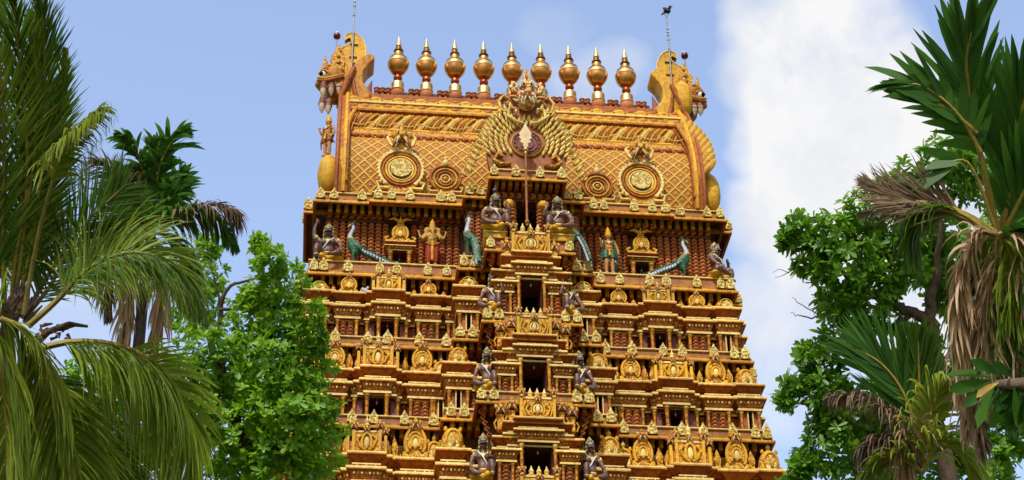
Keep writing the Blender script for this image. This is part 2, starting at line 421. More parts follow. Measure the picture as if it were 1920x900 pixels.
def dome_crest(w, h, flat=False):
    mb = MB(); r = w*.5; k = .62 if flat else .70
    prof = [(r*.80, 0, 5), (r*.92, h*.03, 5), (r*.96, h*.14*k/.7, 0), (r*1.0, h*.30*k/.7, 0), (r*.95, h*.48*k/.7, 0), (r*.80, h*.60*k/.7, 0), (r*.58, h*.70*k/.7, 5), (r*.25, h*.78*k/.7, 5)]
    mb.lathe(prof, 16, sq=.75 if flat else .35)
    mb.lathe([(r*.30, h*.74, 5), (r*.14, h*.80, 4), (r*.24, h*.88, 5), (r*.20, h*.95, 4), (r*.07, h*1.02, 4), (r*.01, h*1.2, 4)] if not flat else [(r*.12, h*.62, 5), (r*.10, h*.74, 4), (r*.02, h*.9, 4)], 8)
    mb.tube([(x, -r*1.02 if flat else -r*.92, z) for x, _, z in arc(0, h*.30, r*.62, h*.30, -.2, PI+.2, 12)], .025, 5, 5)
    mb.add(*_med(w*.50, h*.46, -r*(1.12 if flat else 1.0)), 7)
    mb.ball((0, -r*1.15-.04, h*.2), (w*.09, .04, h*.11), 5, 6)
    if not flat:
        for q in (-1, 1): mb.ball((q*r*.66, -r*.4, h*.70), (.07, .07, .10), 5, 6); mb.ball((q*r*.95, -r*.7, h*.12), (.06, .06, .09), 5, 6)
    return mb.mesh('dome_crest', CM)
def _med(w, h, y):
    o = [(-.5, 0), (.5, 0), (.52, .35), (.36, .62), (.12, .8), (0, 1), (-.12, .8), (-.36, .62), (-.52, .35)]
    n = len(o); vs = [(x*w, y-.05, z*h+.03) for x, z in o]+[(x*w, y+.1, z*h+.03) for x, z in o]
    return vs, [tuple(range(n))]+[(i, i+n, (i+1) % n+n, (i+1) % n) for i in range(n)]
def barrel_crest(w, h, heads=2):
    """wide barrel plaque: centre niche with finial, pillars with fanged heads either side"""
    mb = MB()
    mb.box(-w*.36, w*.36, 0, .22, 0, h*.56, 0); mb.box(-w*.5, w*.5, .06, .26, 0, h*.36, 6)
    for q in (-1, 1):
        for k, (fx, hh) in enumerate(((.33, .62), (.47, .46))[:heads]):
            mb.box(q*w*fx-.05, q*w*fx+.05, -.05, .15, 0, h*hh, 5)
            fang_face(mb, q*w*fx, -.02, h*(hh+.13), h*.26*(1-.15*k))
        mb.tube([(q*w*.05, -.03, h*.1), (q*w*.17, -.05, h*.18), (q*w*.24, -.04, h*.36), (q*w*.14, -.05, h*.46), (q*w*.1, -.04, h*.36)], h*.03, 5, 5)
    mb.tube([(x, y-.04, z) for x, y, z in arc(0, h*.28, w*.12, h*.24, -.5, PI+.5, 10)], h*.035, 5, 6)
    mb.ball((0, -.03, h*.28), (w*.07, .07, h*.16), 4, 8)
    mb.box(-w*.38, w*.38, -.03, .2, h*.55, h*.60, 4)
    fang_face(mb, 0, -.03, h*.66, h*.2)
    mb.lathe([(w*.09, h*.74, 5), (w*.045, h*.80, 4), (w*.07, h*.87, 4), (w*.02, h*.94, 4), (.005, h*1.04, 4)], 8, M=Matrix.Translation((0, .05, 0)))
    return mb.mesh('barrel_crest', CM)

def sprof(zl, H, s=1.0, ex=1.0):
    """mouldings of a miniature shrine from its lintel up"""
    k = lambda f: zl+H*f
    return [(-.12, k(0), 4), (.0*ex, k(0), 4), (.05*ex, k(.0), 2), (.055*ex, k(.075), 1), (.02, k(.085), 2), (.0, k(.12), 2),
            (.02*ex, k(.16), 7), (.05*ex, k(.24), 6), (.10*ex, k(.32), 6), (.145*ex, k(.37), 7), (.20*ex, k(.375), 2), (.215*ex, k(.41), 0), (.20*ex, k(.485), 1), (.17*ex, k(.50), 1),
            (-.10*ex, k(.51), 7), (-.11*ex, k(.585), 4), (.01*ex, k(.595), 2), (.03*ex, k(.61), 1), (.02*ex, k(.655), 1), (-.10*ex, k(.67), 7),
            (-.08*ex, k(.715), 7), (-.01*ex, k(.78), 2), (.09*ex, k(.85), 2), (.16*ex, k(.885), 7), (.195*ex, k(.89), 2), (.205*ex, k(.935), 0), (.19*ex, k(.985), 1), (.16*ex, k(1.0), 1), (-.1, k(1.002), 0)]
def _med2(x, y, z, w, h):
    o = [(-.5, 0), (.5, 0), (.45, .5), (0, 1), (-.45, .5)]
    n = len(o); vs = [(x+a*w, y-.02, z+b*h) for a, b in o]+[(x+a*w, y+.06, z+b*h) for a, b in o]
    return vs, [tuple(range(n))]+[(i, i+n, (i+1) % n+n, (i+1) % n) for i in range(n)]
def shrine(x0, x1, y0, zf, zl, H, ex=1.0, back=.9, cols=2, panel=True, window=False, cw=.14, crest=None, csc=1.0, cy=.0, slit=False, lamp=False, par=None):
    zof = random.uniform(-.004, .004)
    sm = MB().rect(x0, x1, y0, y0+back, sprof(zl+zof, H, ex=ex), back=y0+back)
    n = max(2, int((x1-x0)/.115))
    for i in range(n):
        xx = x0+(i+.5)*(x1-x0)/n
        sm.ball((xx, y0-.10*ex, zl+H*.285), (.042, .045, H*.055), 0 if i % 2 else 1, 5)
    n = max(1, int((x1-x0)/.3))
    if H > .6:
        for i in range(n):
            xx = x0+(i+.5)*(x1-x0)/n
            sm.add(*_med2(xx, y0-.215*ex, zl+H*.385, .12, H*.13), 1)
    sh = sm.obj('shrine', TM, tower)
    h = zl-zf
    if cols:
        for x in (x0+cw*.55, x1-cw*.55): link('column', COLM, sh, (x, y0+cw*.5, zf), None, (cw, cw, h))
    if panel:
        mb = MB(); mb.box(x0+.02, x1-.02, y0+.16, y0+.5, zf, zl, 1)
        mb.box(x0+.02, x1-.02, y0+.06, y0+.2, zl-.07, zl-.004, 3)
        wx = (x1-x0-2*cw-.04); n = max(1, int(wx/.24))
        for i in range(n): rope(mb, x0+cw+.02+(i+.5)*wx/n, y0+.12, zf, zl-.06, wx/n*.92, 0, hb=.13, n=5)
        mb.obj('braided_panel', [TERRA, DARK, PLUM, GOLD], sh, 60)
    if window:
        opening(sh, x0+cw+.02, x1-cw-.02, y0+.08, zf, zl-.005, lamp)
    if slit:
        xm = (x0+x1)/2
        mb = MB(); mb.box(x0+.03, xm-.07, y0+.12, y0+.5, zf, zl, 0); mb.box(xm+.07, x1-.03, y0+.12, y0+.5, zf, zl, 0); mb.box(xm-.071, xm+.071, y0+.45, y0+.52, zf, zl, 1)
        mb.box(xm-.11, xm-.07, y0+.03, y0+.14, zf, zl, 2); mb.box(xm+.07, xm+.11, y0+.03, y0+.14, zf, zl, 2)
        mb.obj('slit_window', [TERRA, BLACK, PALE], sh, 0)
    if crest is not None:
        link(crest.name.split('.')[0], crest, sh, ((x0+x1)/2+random.uniform(-.012, .012), y0+cy, zl+H+.004), (random.uniform(-.04, .02), random.uniform(-.02, .02), random.uniform(-.05, .05)), (csc*random.uniform(.94, 1.05), csc, csc*random.uniform(.92, 1.06)))
    return sh
def opening(par, x0, x1, y0, z0, z1, lamp=False, depth=.85, side=PLUM):
    mb = MB(); a, b = y0, y0+depth
    mb.add([(x0, a, z0), (x0, b, z0), (x0, b, z1), (x0, a, z1)], [(0, 1, 2, 3)], 0)
    mb.add([(x1, a, z0), (x1, b, z0), (x1, b, z1), (x1, a, z1)], [(0, 3, 2, 1)], 0)
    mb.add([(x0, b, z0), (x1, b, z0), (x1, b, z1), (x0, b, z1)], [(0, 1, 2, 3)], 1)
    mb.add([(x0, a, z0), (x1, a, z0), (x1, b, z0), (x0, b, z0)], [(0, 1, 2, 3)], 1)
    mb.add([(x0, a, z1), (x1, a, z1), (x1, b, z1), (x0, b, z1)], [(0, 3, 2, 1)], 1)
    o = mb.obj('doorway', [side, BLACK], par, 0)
    if lamp:
        xm = (x0+x1)/2; q = MB(); q.tube([(xm, a+.2, z1), (xm, a+.2, z1-.16)], .008, 0, 5); q.ball((xm, a+.2, z1-.22), (.035, .035, .07), 1, 8)
        q.obj('hanging_lamp', [METAL, METAL], o)
    return o

# ---- cornices, brackets and medallions of each level
def level(L, meds, side_med=True, full=True):
    w, z, h = LV[L]; b1, b2 = BAY[L]; y = yf(w)
    soff = 1.0
    cornice(-w, w, y, -y, z, h, soff)
    brackets(-w+.5, w-.5, y+.46, y+.98, z)
    if L == 'A':
        cornice(-5.78, 5.78, y-.16, y+1, z+.004, h+.01, soff, back=y+1.2)
    cornice(-b1, b1, y-P1, y, z-.004, h, soff, back=y+.6)
    brackets(-b1+.3, b1-.3, y-P1+.4, y-P1+.98, z-.004, sp=.27)
    # side bays
    q = .34
    for s in (-1, 1):
        xs = sorted((s*(w-1.2), s*(w+q)))
        MB().rect(xs[0], xs[1], -1.9, 1.55, cprof(z+.006, h, .9)).obj('cornice', TM, tower)
    for x in meds:
        for s in (-1, 1):
            medal(s*x, y+(-.16 if (L == 'A' and x < 5.7) else 0)-.03, z+.16)
    if side_med:
        for s in (-1, 1):
            medal(s*(w+q-.15), -1.93, z+.16)
            medal(s*(w+q+.02), -1.1, z+.16, rz=s*PI/2)
    return w, z, h, b1, b2, y
level('A', [7.6, 7.1, 6.05, 5.45, 4.95, 4.25, 3.1, 2.7])
level('B', [7.7, 7.35, 6.45, 5.3, 4.67, 3.55, 2.85])
level('C', [7.95, 7.55, 6.8, 5.65, 4.95, 3.82, 2.86])
level('D', [8.35, 7.95, 7.15, 6.1, 5.35, 4.3, 3.3])
level('E', [8.7, 7.5, 5.6, 4.0], side_med=False)
for L, xs in (('A', (1.65, 2.05)), ('B', (1.86, 2.27)), ('C', (1.98, 2.42)), ('D', (2.3, 2.75))):
    w, z, h = LV[L]; y = yf(w)-P1
    for x in xs:
        for s in (-1, 1): medal(s*x, y-.03, z+.16)
# centre bay cornices: whole over the top door, end pieces beside the crests below
for L in 'ABCD':
    w, z, h = LV[L]; b1, b2 = BAY[L]; y = yf(w)-P1-P2
    if L == 'A':
        cornice(-b2, b2, y, y+1, z+.003, h, .75, back=y+1.9)
        brackets(-b2+.2, b2-.2, y+.3, y+.8, z, sp=.25, dz=.3)
        for x in (.45, 1.25):
            for s in (-1, 1): medal(s*x, y-.03, z+.16)
    else:
        cornice(-b2, b2, y, y+1, z+.003, h, .8, back=y+1.9)
        brackets(-b2+.2, b2-.2, y+.3, y+.8, z, sp=.25, dz=.3)
        for x in ((b2-.22,) if L == 'B' else (b2-.2, b2-.62)):
            for s in (-1, 1): medal(s*x, y-.03, z+.16)
        # scroll brackets under the bay
        for s in (-1, 1):
            mb = MB()
            for k in range(5):
                zz = z-.12-.22*k; xx = s*(b2-.28-.07*k)
                mb.tube([(xx, y+.35, zz), (xx+s*.10, y+.33, zz+.07), (xx+s*.14, y+.33, zz-.04), (xx+s*.05, y+.34, zz-.10)], .035, 0, 5)
            mb.obj('scroll_bracket', [TERRA], tower)
# cores of the storeys
mb = MB()
seq = ['A', 'B', 'C', 'D', 'E']
for a, b in zip(seq[:-1], seq[1:]):
    w, z, h = LV[a]; y = yf(w); zb = LV[b][1]+.3
    mb.box(-w+.95, w-.95, y+.95, -y-.95, zb, z+.33, 0)
    for s in (-1, 1):
        xs = sorted((s*(w-1.3), s*(w-.45))); mb.box(xs[0], xs[1], -1.35, 1.1, zb+.01, z+.09, 0)
    b1, b2 = BAY[a]
    if a != 'A':
        mb.box(-b1+.5, b1-.5, y-P1+.95, y+1, zb+.013, z+.32, 0)
        mb.box(-b2+.45, b2-.45, y-P1-P2+1.2, y+.9, zb+.016, z+.31, 0)
    else:
        mb.box(-b1+.35, -.62, y-P1+.85, y+1, zb+.013, z+.08, 0); mb.box(.62, b1-.35, y-P1+.85, y+1, zb+.013, z+.08, 0)
mb.obj('wall', [DARK, TERRA], tower, 0)
mb = MB()
mb.rect(-8.6, 8.6, -3.5, 3.5, [(.3, 0, 3), (.3, 1.2, 3), (0, 1.3, 0), (0, 28.72, 2)]); mb.box(-3, 3, -5.2, -3.3, 0, 28.71, 2)
mb.obj('lower_storeys', TM, tower)
mb = MB(); mb.rect(-7.0, 7.0, -1.9, 1.9, [(0, 42.3, 0), (0, 42.9, 0)]); mb.obj('roof_base', TM, tower)

# yellow bands behind the crests
for a, b, f in (('B', 'C', 0), ('C', 'D', 1), ('D', 'E', 1)):
    w, z, h = LV[a]; y = yf(w)
    MB().rect(-w+.85, w-.85, y+.74, y+1.2, [(0, z-.95, 5), (0, z-.36, 5), (.03, z-.34, 1), (.03, z-.28, 1), (0, z-.27, 2)], back=y+1.2).obj('frieze_band', TM, tower)

# ---- the storeys
def storey(up, dn, zl, H, xs, crest_h, kuta2, style):
    wu, zu, hu = LV[up]; wd, zd, hd = LV[dn]; zf = zd+hd; b1, b2 = BAY[dn]
    y0 = yf(wd)+.33
    ar = arch_crest(.76 if style else .62, crest_h, True); ars = arch_crest(.62, crest_h, False)
    lf = leaf_crest(.30 if not style else .36, crest_h*.62)
    dm = dome_crest(.76, crest_h*.74, flat=not style); dms = dome_crest(.64, crest_h*.64, flat=not style)
    br = barrel_crest(1.40 if style else 1.15, crest_h*(.92 if style else 1.05))
    for s in (-1, 1):
        X = lambda a, b: tuple(sorted((s*a*xs, s*b*xs)))
        # continuous recessed wall of the storey
        base = MB()
        for a, b in ((2.5, 4.66), (5.28, 7.8)):
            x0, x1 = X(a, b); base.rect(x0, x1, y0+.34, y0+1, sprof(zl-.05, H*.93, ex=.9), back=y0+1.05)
            base.box(x0, x1, y0+.46, y0+.9, zf, zl-.04, 7)
            n = int((x1-x0)/.25)
            for i in range(n): rope(base, x0+(i+.5)*(x1-x0)/n, y0+.42, zf, zl-.08, .2, 7, hb=.13, n=5)
        base.obj('storey_wall', TM, tower, 40)
        # corner shrine
        x0, x1 = X(7.10, 7.84); shrine(x0, x1, y0-.02, zf, zl, H, crest=dm, cy=.38, panel=False, slit=True)
        # side shrines
        x0, x1 = X(5.98, 6.82); shrine(x0, x1, y0-.02, zf, zl-.03, H*.98, crest=ar, cy=.06)
        x0, x1 = X(3.08, 3.92); shrine(x0, x1, y0-.02, zf, zl-.03, H*.98, crest=ar, cy=.06)
        # long shrine in three steps with a window
        x0, x1 = X(4.19, 5.76); shrine(x0, x1, y0+.09, zf, zl, H*.985, cols=2, panel=False, back=.8)
        x0, x1 = X(4.36, 5.56); shrine(x0, x1, y0-.03, zf, zl+.02, H*.985, cols=0, panel=False, back=.9)
        x0, x1 = X(4.55, 5.37); shrine(x0, x1, y0-.16, zf, zl+.05, H, window=True, panel=False, crest=br, cy=.08, cw=.17, lamp=True)
        for a, b in ((4.24, 4.5), (5.42, 5.7)):
            x0, x1 = X(a, b); MB().box(x0, x1, y0+.22, y0+.6, zf, zl+.02, 0).obj('wall_panel', [PLUM], tower, 0)
        # leaves in the recesses
        for xc in (6.95, 5.87, 4.05, 2.95) if not style else (6.96, 5.87, 5.62, 4.30, 4.06):
            link('leaf_crest', lf, tower, (s*xc*xs+random.uniform(-.02, .02), y0+.24, zl-.05+H*.93), (0, random.uniform(-.06, .06), random.uniform(-.1, .1)), (random.uniform(.85, 1.1), 1, random.uniform(.88, 1.08)))
        # small corner shrine by the bay
        a, b = kuta2; x0, x1 = sorted((s*a, s*b)); shrine(x0, x1, y0+.0, zf, zl-.02, H*.97, crest=dms, cy=.33, panel=not style, slit=bool(style), csc=(b-a)/.62)
        # shrine on the intermediate bay
        x0, x1 = sorted((s*(b1-.22), s*(b1-1.02))); y1 = y0-P1
        shrine(x0, x1, y1, zf, zl, H, crest=dm, cy=.38, panel=False, slit=True, back=1.2)
        x0, x1 = sorted((s*(b1-1.02), s*(b1-1.3))); shrine(x0, x1, y1+.1, zf, zl, H, cols=0, panel=True, cw=.03, back=1.2)
    # side bay shrines, seen edge on at the corners
    for s in (-1, 1):
        for (ya, yb) in ((-1.75, -.95), (-.55, .3), (.6, 1.3)):
            x0, x1 = sorted((s*(wd-1.3), s*(wd-.06)))
            sh = MB().rect(x0, x1, ya, yb, sprof(zl, H)).obj('shrine', TM, tower)
            link('column', COLM, sh, (s*(wd-.12), ya+.06, zf), None, (.11, .11, zl-zf))
            link('dome_crest', dm, sh, (s*(wd-.4), (ya+yb)/2, zl+H+.003))
        x0, x1 = sorted((s*(wd-1.3), s*(wd-.25))); MB().box(x0, x1, -1.6, 1.2, zf, zl, 0).obj('wall_panel', [TERRA], tower, 0)
    return y0, zf
storey('B', 'C', 37.13, 1.11, 1.0, .96, (2.47, 2.83), 0)
storey('C', 'D', 33.74, 1.05, 1.06, 1.46, (2.72, 3.34), 1)
storey('D', 'E', 30.05, 1.12, 1.12, 1.66, (2.95, 3.6), 1)

# ---- centre bay: a doorway shrine on each storey whose crest breaks the cornice above
gate_crest = None
def gate(dn, zd_top, zled, hw, yb, H=1.02):
    wd, zd, hd = LV[dn]; b1, b2 = BAY[dn]; zf = zd+hd
    y0 = yf(wd)-P1-P2+yb
    zl = zd_top+.03
    x = hw+.17
    g = shrine(-x, x, y0-.30, zf, zl, zled-zl, cols=2, panel=False, cw=.15, back=1.6)
    opening(g, -hw, hw, y0-.20, zf, zl, True, depth=1.2)
    shrine(-x-.34, x+.34, y0-.14, zf, zl-.10, zled-zl, cols=0, panel=False, cw=.12, back=1.6)
    for s in (-1, 1):
        a, b = sorted((s*(x+.12), s*(x+.70))); shrine(a, b, y0-.10, zf, zl-.66, .90, cols=2, panel=True, cw=.13, back=1.2)
    for s in (-1, 1):
        mb = MB()
        x0, x1 = sorted((s*(hw+.03), s*(x+.62))); mb.box(x0, x1, y0+.24, y0+1.1, zf, zl-.22, 1)
        rope(mb, s*(x+.04), y0+.02, zf, zl-.14, .17, 0, hb=.14); rope(mb, s*(x+.40), y0+.2, zf+1, zl-.14, .3, 0, hb=.16)
        mb.obj('braided_panel', [TERRA, DARK, PLUM], g, 60)
    return y0, zl, x
def gate_crest_mesh(w=1.18, h=1.25):
    mb = MB()
    mb.box(-w*.5, w*.5, 0, .25, 0, h*.62, 0); mb.box(-w*.52, w*.52, -.03, .27, h*.60, h*.66, 4)
    for q in (-1, 1):
        mb.box(q*w*.47-.045, q*w*.47+.045, -.06, .12, 0, h*.66, 5)
        fang_face(mb, q*w*.46, -.06, h*.82, h*.26); mb.box(q*w*.46-.06, q*w*.46+.06, -.1, .1, h*.64, h*.7, 5)
        mb.tube([(q*w*.10, -.05, h*.05), (q*w*.26, -.07, h*.10), (q*w*.34, -.05, h*.28), (q*w*.24, -.06, h*.42), (q*w*.16, -.05, h*.32)], .035, 5, 6)
        mb.tube([(q*w*.36, -.03, h*.08), (q*w*.42, -.05, h*.3), (q*w*.34, -.05, h*.52)], .03, 5, 6)
    for f, mi in ((1, 5), (.62, 4)):
        mb.tube([(x*f, -.05, h*.27+z*f) for x, _, z in arc(0, 0, w*.19, h*.23, -.7, PI+.7, 12)], .035, mi, 6)
    mb.ball((0, -.04, h*.27), (w*.07, .07, h*.13), 4, 8)
    fang_face(mb, 0, -.08, h*.60, h*.24)
    for x in (-.24, 0, .24):
        mb.lathe([(.10, h*.66, 5), (.115, h*.70, 5), (.06, h*.74, 4), (.09, h*.80, 4), (.05, h*.86, 4), (.008, h*.97, 4)], 8, M=Matrix.Translation((x*w/1.18, .08, 0)))
    return mb.mesh('gate_crest', CM)
GC = gate_crest_mesh()
ge = link('gate_crest', GC, tower, (0, yf(9.05)-P1-P2-.12, 28.60), None, (1.05, 1, 1.0))
def side_heads(y, z, x, n=2, s=1.0):
    for k in range(n):
        for q in (-1, 1):
            mb = MB(); mb.box(-.10, .10, 0, .25, 0, .55*s, 0); mb.box(-.13, .13, -.02, .27, .5*s, .56*s, 5); fang_face(mb, 0, -.03, .78*s, .5*s)
            mb.tube([(.16*q, 0, 0), (.22*q, -.03, .2), (.14*q, -.04, .34)], .03, 5, 5)
            mb.obj('side_crest', CM, tower, loc=(q*(x+.36*k), y+.12*k, z-.10*k))
for dn, dt, led, hw, yb in (('C', 37.77, 38.76, .365, .30), ('D', 34.13, 35.02, .40, .24), ('E', 30.60, 31.52, .465, .20)):
    y0, zl, x = gate(dn, dt, led, hw, yb)
    if dn == 'C':
        link('gate_crest', GC, tower, (0, y0-.28, led), None, (1.15, 1, 1.1))
        for q in (-1, 1):
            mb = MB(); fang_face(mb, 0, 0, .5, .5); mb.box(-.13, .13, 0, .3, 0, .42, 0); mb.obj('side_crest', CM, tower, loc=(q*.86, y0-.12, led-.05))
    else:
        link('gate_crest', GC, tower, (0, y0-.28, led), None, (1, 1, 1))
        side_heads(y0+.02, led-.10, x+.20)
# pedestals for the upper guardians
for s in (-1, 1):
    xs = sorted((s*.86, s*1.6)); y = yf(8)-P1-P2
    MB().rect(xs[0], xs[1], y+.06, y+1.0, [(.0, 39.60, 5), (.0, 39.80, 5), (.05, 39.82, 1), (.05, 39.87, 1), (-.02, 39.90, 5)], back=y+1.2).obj('pedestal', TM, tower)

# ---- top storey: braided columns, bands, small windows and the upper door
yw = -1.83; zt = 39.70
RC = rope_mesh(41.98-zt, .262)
xs_ = []
x = 2.42
while x < 7.3: xs_.append(x); x += .268
for s in (-1, 1):
    for x in xs_:
        if 4.28 < x < 4.86: continue
        link('braided_column', RC, tower, (s*x, yw+random.uniform(-.01, .01), zt+random.uniform(-.02, .02)))
    mb = MB()
    a, b = sorted((s*2.2, s*7.35)); mb.box(a, b, yw+.12, yw+.5, zt, 42.62, 1)
    mb.box(a, b, yw-.10, yw+.2, 41.97, 42.06, 1); rope_band(mb, a, b, yw-.14, 42.17, .26)
    c0, c1 = sorted((s*3.95, s*5.2)); mb.box(c0, c1, yw-.3, yw+.1, 41.99, 42.05, 1); rope_band(mb, c0, c1, yw-.38, 42.18, .26)
    mb.obj('braided_band', [BRAID, DARK], tower, 60)
    # small niche shrine
    xm = s*4.56
    n = shrine(xm-.44, xm+.44, yw-.46, zt, 40.50, .36, ex=.7, cols=2, panel=False, cw=.17, back=.6)
    opening(n, xm-.26, xm+.26, yw-.40, zt, 40.50, True, depth=.5)
    for q in (-1, 1):
        mb = MB(); rope(mb, xm+q*.35, yw-.36, zt, 40.47, .2, 0, hb=.14); mb.obj('braided_panel', [TERRA, DARK], n, 60)
    cr = arch_crest(.66, 1.15, False); link('crest', cr, n, (xm, yw-.42, 40.865))
    for q in (-1, 1):
        mb = MB(); mb.tube([(q*.32, 0, .05), (q*.50, -.03, .06), (q*.57, -.03, .2), (q*.44, -.02, .26)], .055, 0, 6); mb.ball((q*.38, 0, .07), (.16, .1, .08), 0, 8)
        mb.tube([(q*.06, .02, 1.0), (q*.25, .0, 1.10), (q*.42, 0, 1.06)], [.07, .06, .02], 0, 6); mb.tube([(q*.32, 0, .05), (q*.15, 0, .6), (q*.06, .02, 1.0)], .03, 0, 5)
        mb.obj('crest_scroll', [YEL], n, loc=(xm, yw-.42, 40.865))
# intermediate and centre bay of the top storey
for s in (-1, 1):
    mb = MB()
    for x, yy in ((1.95, -2.9), (1.68, -2.9), (1.42, -3.2), (1.15, -3.4), (.50, -3.95)):
        rope(mb, s*x, yy, zt, 41.80 if x < 1 else 41.98, .27 if x > 1 else .30)
    a, b = sorted((s*1.0, s*2.15)); mb.box(a, b, -2.8, -1.8, zt, 42.2, 1)
    a, b = sorted((s*.62, s*1.3)); mb.box(a, b, -3.3, -2.4, zt, 42.2, 1)
    mb.obj('braided_pier', [BRAID, DARK], tower, 60)
mb = MB(); rope_band(mb, -1.2, 1.2, -4.02, 42.02, .26); mb.box(-1.15, 1.15, -3.95, -3.2, 41.84, 42.5, 1); mb.obj('braided_band', [BRAID, DARK], tower, 60)
opening(tower, -.62, .62, -3.3, zt, 42.2, False, depth=1.2)

# ---- barrel roof
prof = [(-2.20, 42.86), (-2.36, 43.4), (-2.43, 44.0), (-2.42, 44.6), (-2.32, 45.2), (-2.13, 45.7), (-1.93, 46.08)]
def sweep_x(name, pr, x0, x1, mats, mi, nx=12, uv=False, smooth=40):
    vs = []; fs = []; L = [0]
    for i in range(1, len(pr)): L.append(L[-1]+math.hypot(pr[i][0]-pr[i-1][0], pr[i][1]-pr[i-1][1]))
    for i, (y, z) in enumerate(pr):
        for k in range(nx+1): vs.append((x0+(x1-x0)*k/nx, y, z))
    for i in range(len(pr)-1):
        for k in range(nx):
            a = i*(nx+1)+k; fs.append((a, a+1, a+nx+2, a+nx+1))
    me = bpy.data.meshes.new(name); me.from_pydata(vs, [], fs)
    for m in mats: me.materials.append(m)
    for p in me.polygons:
        p.material_index = mi[p.index//nx] if isinstance(mi, list) else mi; p.use_smooth = True
    me.set_sharp_from_angle(angle=math.radians(smooth))
    if uv:
        ul = me.uv_layers.new(name='UVMap')
        for lp in me.loops:
            v = lp.vertex_index; ul.data[lp.index].uv = (vs[v][0], L[v//(nx+1)])
    return link(name, me, tower)
XR = 6.75
for s in (1, -1):
    sweep_x('barrel_roof', [(s*y, -z if 0 else z) for y, z in (prof if s == 1 else prof[::-1])], -XR, XR, [LATT], 0, uv=True)
pr2 = [(-1.93, 46.08), (-2.0, 46.10), (-1.98, 46.2), (-1.9, 46.24), (-1.83, 46.42), (-1.86, 46.46), (-1.83, 46.54), (-1.75, 46.56)]
pr3 = [(-1.75, 46.56), (-1.62, 46.9), (-1.46, 47.25), (-1.28, 47.6), (-1.2, 47.74)]
pr4 = [(-1.2, 47.74), (-1.34, 47.78), (-1.35, 47.86), (-1.24, 47.92), (-1.18, 48.22), (-1.24, 48.26), (-1.22, 48.36), (-1.05, 48.42), (-.86, 48.75), (-.60, 48.98), (-.44, 49.06), (-.42, 49.36), (-.36, 49.40), (0, 49.40)]
sweep_x('roof_moulding', pr2, -XR, XR, [GOLD, PALE, YEL, CARV], [1, 0, 3, 3, 1, 2, 2])
sweep_x('petal_ground', pr3, -XR, XR, [GOLD], 0)
sweep_x('roof_moulding', pr4, -XR, XR, [GOLD, PALE, YEL, ORANGE], [3, 0, 2, 2, 2, 1, 2, 2, 0, 3, 3, 0, 3])
sweep_x('roof_back', [(0, 49.4), (.44, 49.06), (1.2, 47.74), (1.93, 46.08)], -XR, XR, [ORANGE], 0)
mb = MB(); n = 28
for i in range(n):                        # hanging buds under the moulding
    x = -6.4+12.8*i/(n-1)
    mb.ball((x, -2.02, 46.02), (.16, .09, .12), 0, 8); mb.ball((x+.2, -2.02, 45.98), (.07, .07, .15), 0, 6)
mb.obj('bud_frieze', [paint('salmon_paint', (.62, .19, .05), (.5, .14, .04))], tower, 60)
# twisting leaf band
def on(z):
    for (y0, z0), (y1, z1) in zip(pr3[:-1], pr3[1:]):
        if z0 <= z <= z1: return y0+(y1-y0)*(z-z0)/(z1-z0)
    return pr3[0][0] if z < pr3[0][1] else pr3[-1][0]
petal = MB(); N = 14; pw = 2*XR/N
for i in range(N):
    xb = -XR+i*pw
    for k, mi in enumerate((1, 0, 2, 0, 3, 0)):
        ox = k*.13
        pts = []
        for j in range(7):
            t = j/6; x = xb+.06+ox+(t**1.2)*.62-(0 if t < .8 else (t-.8)*.5); z = 46.62+1.02*(1-(1-t)**1.4)
            pts.append((min(x, XR), on(z)-.05-.05*math.sin(PI*t), z))
        petal.tube(pts, [.03, .05, .06, .065, .06, .05, .02], mi, 5)
    petal.tube([(xb+pw*(.02+.96*t), -1.86-.06*math.sin(PI*t), 46.80-.20*math.sin(PI*t)) for t in [j/8 for j in range(9)]], .032, 1, 5)
petal.obj('petal_band', [YEL, PALE, TERRA, ORANGE], tower, 60)
# ridge posts between the finials
mb = MB(); x = -5.6
while x < 5.65:
    fr = min(abs(x-(i-4)*1.187) for i in range(9))
    if fr > .36:
        rope(mb, x, -.12, 49.38, 49.86, .24, 0, hb=.16); mb.ball((x, -.12, 49.86), (.13, .12, .07), 0, 8)
    x += .235
mb.box(-5.7, 5.7, -.02, .12, 49.38, 49.82, 1); mb.obj('ridge_balusters', [TERRA, DARK], tower, 60)
mb = MB()
for s in (-1, 1): mb.tube([(s*5.95, -.1, 49.3), (s*5.92, -.1, 49.8), (s*5.80, -.1, 50.3)], [.2, .13, .01], 0, 8); mb.ball((s*6.1, -.1, 49.3), (.5, .4, .35), 1, 10)
mb.obj('ridge_spike', [PLUM, ORANGE], tower)

mb = MB(); N2 = 30
for i in range(N2):
    x = -6.5+13*i/(N2-1)
    mb.ball((x, -.80, 48.78), (.24, .10, .13), 0 if i % 2 else 1, 8, R=Matrix.Rotation(-.8, 3, 'X')); mb.ball((x+.22, -.92, 48.62), (.06, .05, .05), 2, 6)
mb.obj('scalloped_band', [ORANGE, YEL, DARK, GOLD], tower, 60)
mb = MB()
for i in range(N2): mb.ball((-6.5+13*i/(N2-1), -1.20, 48.12), (.19, .03, .10), 1 if i % 3 else 0, 8)
mb.obj('boss_row', [ORANGE, GOLD], tower, 60)
